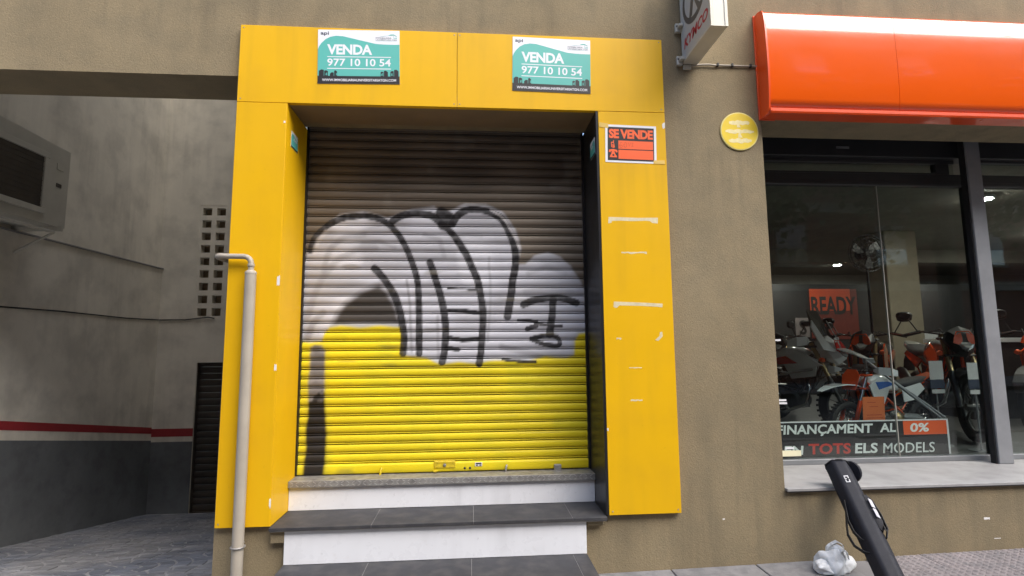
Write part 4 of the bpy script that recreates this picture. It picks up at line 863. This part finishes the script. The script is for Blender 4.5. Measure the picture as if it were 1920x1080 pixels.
    for s in (-1, 1):
        f_ = lambda u, v, d, s=s: (u, s * (.15 + .05 * max(0, u - .1) + d), v)
        if dirt:
            MB().prism([(.46, .72), (.52, .86), (.36, .95), (.10, .93), (-.05, .86), (.12, .80), (.26, .60)], f_, 0, .012).build('shroud', c1, g)
            MB().prism([(.34, .80), (.40, .90), (.15, .90), (.0, .86)], f_, .0121, .015).build('shroud_graphic', MBLUE, g)
            MB().prism([(-.14, .80), (-.52, .86), (-.60, .78), (-.36, .64), (-.16, .62)], f_, 0, .01).build('side_plate', c1, g)
        else:
            MB().prism([(.50, .66), (.54, .84), (.30, .94), (.10, .84), (.22, .62)], f_, 0, .015).build('shroud', c1 if adv else c2, g)
            MB().prism([(-.10, .76), (-.60, .86), (-.70, .82), (-.3, .66)], f_, -.03, -.018).build('side_plate', c2, g)
            MB().lathe([(.02, 0), (.028, .03), (.02, .05)], (.56, s * .17, .84), (1, s * .3, 0), 10).build('turn_signal', SORANGE, g)
    if adv:
        MB().strip([(1.02, 0, .82), (.86, 0, .90), (.70, 0, .96), (.60, 0, 1.0)], (0, 1, 0), [.02, .06, .09, .10], .012).build('beak', c1, g)
        MB().prism([(-.15, .98), (.15, .98), (.17, 1.16), (.10, 1.40), (-.10, 1.40), (-.17, 1.16)], lambda u, v, d: (.66 - (v - .98) * .5 - abs(u) * .5 + d, u, v), 0, .006).build('windscreen', mat('smoked_screen', (.03, .035, .035), rough=.1, coat=1), g)
        for s in (-1, 1):
            MB().prism([(.08, .92), (.20, .95), (.20, 1.20), (.15, 1.28), (.13, 1.06)], lambda u, v, d, s=s: (.70 - (v - .98) * .5 - abs(u) * .5 + d, s * u, v), 0, .012).build('screen_panel', c1, g)
            f_ = lambda u, v, d, s=s: (u, s * (.20 + .05 * max(0, u - .1) + d), v)
            MB().prism([(.62, .78), (.42, .90), (.18, .90), (.10, .80), (.30, .74)], f_, 0, .02).build('side_fairing', c1, g)
            MB().prism([(.34, .80), (.20, .88), (-.02, .84), (.10, .78)], f_, .0201, .026).build('fairing_graphic', c2, g)
            MB().tube([(.50, s * .14, .74), (.40, s * .27, .72), (.12, s * .29, .66), (.06, s * .27, .45), (.18, s * .2, .28)], .014, 8).build('crash_bar', MG, g)
    g.rotation_euler = (0, 0, math.radians(head)); g.location = (x, y, FZ); g.scale = (sc,) * 3
    return g
motorcycle('white and red touring motorcycle with tall screen and crash bars near the brown wall', 3.80, 2.62, -64, 1.02, 'adventure', MW, MRED, MB_)
d1 = motorcycle('small white and blue off-road motorcycle with an orange tag behind the banner', 4.10, 1.40, 197, .74, 'dirt', MW, MO, MO)
motorcycle('orange and black street motorcycle in the middle in front of the column', 5.55, 3.30, 222, 1.1, 'naked', MB_, MO, MO)
motorcycle('orange street motorcycle just before the grey window post', 5.58, 2.30, 244, 1.1, 'naked', MG, MO, MO)
motorcycle('black street motorcycle half hidden at the wall edge behind the touring bike', 4.0, 4.3, -75, 1.05, 'naked', MB_, MG, MG)
motorcycle('white and orange off-road motorcycle in the back row before the black display wall', 7.3, 4.7, 215, 1.1, 'dirt', MW, MO, MO)
motorcycle('orange street motorcycle in the back row left of the column', 5.05, 4.75, 238, 1.1, 'naked', MO, MB_, MO)
motorcycle('orange framed motorcycle past the grey window post below the counter', 6.9, 2.0, 200, 1.1, 'naked', MO, MO, MO)
og = thing('orange_tag', 'orange paper tag hanging in front of the small white motorcycle', 'tag', (3.66, 1.02, .95))
tf = lambda u, v, d: (3.60 + .23 * u + .01 * v, 1.06 - d + .02 * u, .83 + v * .27)
TAGM = mat('tag_orange', (.70, .17, .05), rough=.6, var=.05)
MB().prism(rect(0, 1, 0, 1), tf, .003, 0).build('paper', TAGM, og)
sheet('handwriting', [rect(.2, .6, .80, .82), rect(.3, .7, .66, .68), rect(.15, .85, .38, .40), rect(.12, .9, .28, .30), rect(.15, .8, .14, .16)], tf, mat('tag_ink', (.40, .06, .02)), og, .0034)
MB().tube([(3.72, 1.06, 1.10), (3.72, 1.15, 1.18)], .002, 5).build('string', SBLACK, og)

# ================================================================ STREET OBJECTS
# long black bag leaning on the sill
BAG = mat('black_nylon', (.013, .014, .020), rough=.6, spec=.28, var=.15, vscale=20, bump=.25, bscale=300)
top, bot = Vector((2.597, .045, .729)), Vector((2.452, -.60, .158))
ax = (bot - top).normalized(); sd_ = Vector((1, 0, 0)); sd_ = (sd_ - ax * sd_.dot(ax)).normalized(); fr_ = ax.cross(sd_).normalized()
if fr_.y > 0: fr_ = -fr_
LT = (bot - top).length + .06
tp = lambda t, a, r: top + ax * t + (sd_ * math.cos(a) + fr_ * math.sin(a)) * r
tbag = thing('tube_bag', 'long black carrying case leaning against the shop window sill', 'carrying case', (2.45, -.6, gz(2.45)))
rs = []
for t, r in ((.0, .066), (.004, .073), (.03, .075), (.25, .076), (.45, .077), (.7, .075), (LT - .03, .074), (LT, .064)):
    rs.append([tp(t + (.0 if t > .05 else .012 * math.cos(2 * PI * k_ / 24)), 2 * PI * k_ / 24 + .26, r * (1 / max(math.cos(((2 * PI * k_ / 24) % (PI / 3)) - PI / 6), .87) * .93)) for k_ in range(24)])
MB().rings(rs).build('case_body', BAG, tbag)
MB().tube([tp(.006, a, .0745) for a in np.linspace(0, 2 * PI, 25)[:-1]], .004, 6, closed=True).build('end_seam', RUB, tbag)
# open lid hanging beside the mouth
lc = top + sd_ * .085 + ax * .035 - fr_ * .01
MB().lathe([(.070, -.012), (.074, -.006), (.074, .006), (.068, .012)], lc, (sd_ * .75 - ax * .35 - fr_ * .35), 22).build('lid', BAG, tbag)
# pocket and handle
rs = [[tp(t, .85 + w_ * a, .078 + h_ * (1 - abs(w_) ** 2)) for w_ in np.linspace(-1, 1, 9)] + [tp(t, .85 + w_ * a, .070) for w_ in np.linspace(1, -1, 9)] for t, a, h_ in ((.27, .25, .0), (.285, .42, .014), (.34, .48, .026), (.46, .48, .028), (.51, .42, .016), (.525, .25, 0))]
MB().rings(rs, True, True).build('pocket', mat('black_mesh_fabric', (.015, .015, .018), rough=.8, bump=.5, bscale=500), tbag)
PAPER = mat('label_paper', (.48, .47, .50), rough=.6, var=.3, vscale=60)
def patch(t0, t1, a0, a1, r, name, m, n=5):
    return MB().rings([[tp(t, a, r) for a in np.linspace(a0, a1, n)] + [tp(t, a, r - .003) for a in np.linspace(a1, a0, n)] for t in np.linspace(t0, t1, 4)], True, False).build(name, m, tbag)
patch(.325, .385, .92, 1.26, .1045, 'label', PAPER); patch(.395, .455, .96, 1.26, .1050, 'label', PAPER)
lt = lambda u, v, d: tp(.140 + .06 * (1 - v), 2.15 - u * .50, .0775 + d)
LOGO = mat('logo_grey', (.55, .55, .56), rough=.5)
lgm = MB()
for p in (rect(.15, .85, .88, 1.0), rect(.15, .28, .62, .90), rect(.70, .85, .62, .9), rect(.15, .45, .55, .64), rect(.15, .30, .12, .48), rect(.30, .85, .12, .22), rect(.70, .85, .22, .48)): lgm.prism(p, lt, .001, .0)
lgm.build('logo', LOGO, tbag)
MB().strip([tp(.30, 3.0, .075), tp(.36, 3.1, .085), tp(.44, 3.15, .10), tp(.52, 3.1, .10), tp(.57, 3.0, .082), tp(.58, 2.9, .074)], tuple(fr_), .011, .004).build('strap', RUB, tbag)
MB().strip([tp(.36, 3.1, .083), tp(.44, 3.3, .105), tp(.52, 3.4, .125), tp(.60, 3.3, .12), tp(.65, 3.1, .09), tp(.66, 2.9, .073)], tuple(fr_), .011, .004).build('strap', RUB, tbag)
MB().strip([tp(.26, .6, .077), tp(.30, .45, .10), tp(.40, .40, .112), tp(.50, .42, .108), tp(.56, .5, .078)], tuple(fr_), .010, .005).build('handle', RUB, tbag)
B(0, 0, 0, 0, 0, 0) if False else None
patch(.50, .535, .75, .98, .1005, 'buckle', RUB)
# crumpled white plastic bag
def crumple(seed, cx, cy, cz, rx, ry, rz_, sub, amp):
    bm = bmesh.new(); bmesh.ops.create_icosphere(bm, subdivisions=sub, radius=1)
    r = np.random.default_rng(seed); dirs = r.normal(size=(26, 3)); dirs /= np.linalg.norm(dirs, axis=1)[:, None]; ph = r.random(26) * 6; fq = r.uniform(3, 9, 26)
    for v in bm.verts:
        p = np.array(v.co); d = p / np.linalg.norm(p); h = 0
        for k_ in range(11): h += (.62 - abs(math.sin(fq[k_] * .42 * (d @ dirs[k_]) + ph[k_]))) * (1.9 / (fq[k_] + 2))
        s = 1 + amp * h
        z = d[2] * s * rz_
        v.co = (cx + d[0] * s * rx * (1 + .25 * max(0, -d[2])), cy + d[1] * s * ry, max(cz - rz_ * .62, cz + z))
    me = bpy.data.meshes.new('bag_film'); bm.to_mesh(me); bm.free(); me.polygons.foreach_set('use_smooth', [True] * len(me.polygons)); return me
FILM = mat('white_plastic_film', (.66, .67, .67), rough=.3, var=.12, vscale=24, bump=.8, bscale=34, col2=(.42, .41, .38), c2scale=18, c2lo=.55, c2hi=.8)
wb = thing('plastic_bag', 'crumpled white plastic bag lying at the foot of the wall', 'plastic bag', (2.40, -.10, gz(2.4)))
gb = gz(2.4)
for sd2, a in ((3, (2.395, -.14, gb + .055, .105, .075, .085)), (5, (2.43, -.11, gb + .10, .075, .055, .075)), (9, (2.325, -.16, gb + .035, .07, .055, .05))):
    me = crumple(sd2, *a, 5, .62); me.materials.append(FILM); link('bag_film', me, wb)
for pts in ([(2.36, -.13, gb + .14), (2.385, -.14, gb + .175), (2.43, -.13, gb + .185), (2.475, -.125, gb + .16), (2.48, -.13, gb + .11)], [(2.40, -.17, gb + .12), (2.425, -.19, gb + .15), (2.455, -.19, gb + .14), (2.47, -.18, gb + .09)]):
    MB().strip(pts, (.25, .95, .1), [.008, .014, .018, .014, .008], .003).build('bag_handle', FILM, wb)
# scraps on the wall
for (x, z, w_, h_) in ((1.733, .384, .016, .010), (3.676, .322, .045, .018), (3.74, .19, .05, .006), (2.62, .56, .012, .02)):
    MB().prism(blob(x, x + w_, z, z + h_, .3, 5), lambda u, v, d: (u, .04 - d, v), .0008, 0).build('paint_scrap', CHIP, bld)

# ================================================================ ACROSS THE STREET (seen only mirrored in the glass)
BRK = mat('brick_red', (.26, .13, .09), rough=.9, var=.2, vscale=3, bump=.4, bscale=40); CRM = mat('cream_render', (.42, .38, .30), rough=.9); SHU = mat('window_blind', (.5, .5, .48), rough=.6)
op = thing('brick_building', 'brick apartment block across the street mirrored in the shop glass', 'building', (0, -14, 0))
B(-32, 32, -20, -13.6, -1, 14.0).build('brick_wall', BRK, op)
for z in (3.6, 6.6, 9.6, 12.6): B(-32, 32, -13.6, -13.45, z, z + .35).build('floor_band', CRM, op)
wm = B(-.6, .6, -.05, .05, 0, 1.5).mesh('window', HL); fm = B(-.72, .72, -.03, .09, -.1, 0).mesh('sill', CRM); bmh = B(-.58, .58, .051, .07, .6, 1.5).mesh('blind', SHU)
for f in range(3):
    for c in range(13):
        x = -24 + c * 4 + (0 if f % 2 else .0)
        o = link('window', wm, op); o.location = Vector((x, -13.58, 4.6 + f * 3)) - op.location
        s_ = link('sill', fm, o); b_ = link('blind', bmh, o)

BARK = mat('plane_bark', (.16, .13, .10), rough=.9, var=.3, vscale=8); LEAF = mat('plane_leaves', (.06, .10, .025), rough=.6, var=.4, vscale=3)
def tree(x, y, h, seed, lb):
    r = np.random.default_rng(seed); t = thing('street_tree', lb, 'tree', (x, y, gz(x)), 'trees across the street')
    tr_ = MB(); z0 = gz(x); tr_.tube([(x, y, z0 - .1), (x + .05, y, h * .2), (x - .05, y + .05, h * .42)], [.22, .17, .13], 9)
    tips = []
    for i in range(9):
        a = i * 2.4; L_ = r.uniform(1.4, 2.6); b0 = Vector((x - .05, y + .05, h * (.36 + .02 * i))); e = b0 + Vector((math.cos(a) * L_, math.sin(a) * L_, r.uniform(.25, .5) * h * .8)); m_ = (b0 + e) / 2 + Vector((0, 0, .2)); tr_.tube([b0, m_, e], [.09, .06, .02], 6); tips += [e, m_ + (e - m_) * .4]
    tr_.build('trunk', BARK, t)
    cb = MB()
    for i in range(4200):
        c = Vector(tips[r.integers(len(tips))]) + Vector(r.normal(size=3)) * .75
        if c.z < h * .36: continue
        u = Vector(r.normal(size=3)).normalized() * .13; w_ = u.orthogonal().normalized() * .10
        cb.add([c - u, c - w_, c + u, c + w_], [(0, 1, 2, 3)])
    cb.build('crown', LEAF, t)
tree(7.5, -11.2, 9.5, 1, 'leafy plane tree across the street mirrored in the pane past the grey post')
tree(15.5, -11.0, 11.0, 2, 'taller plane tree farther along the opposite pavement')
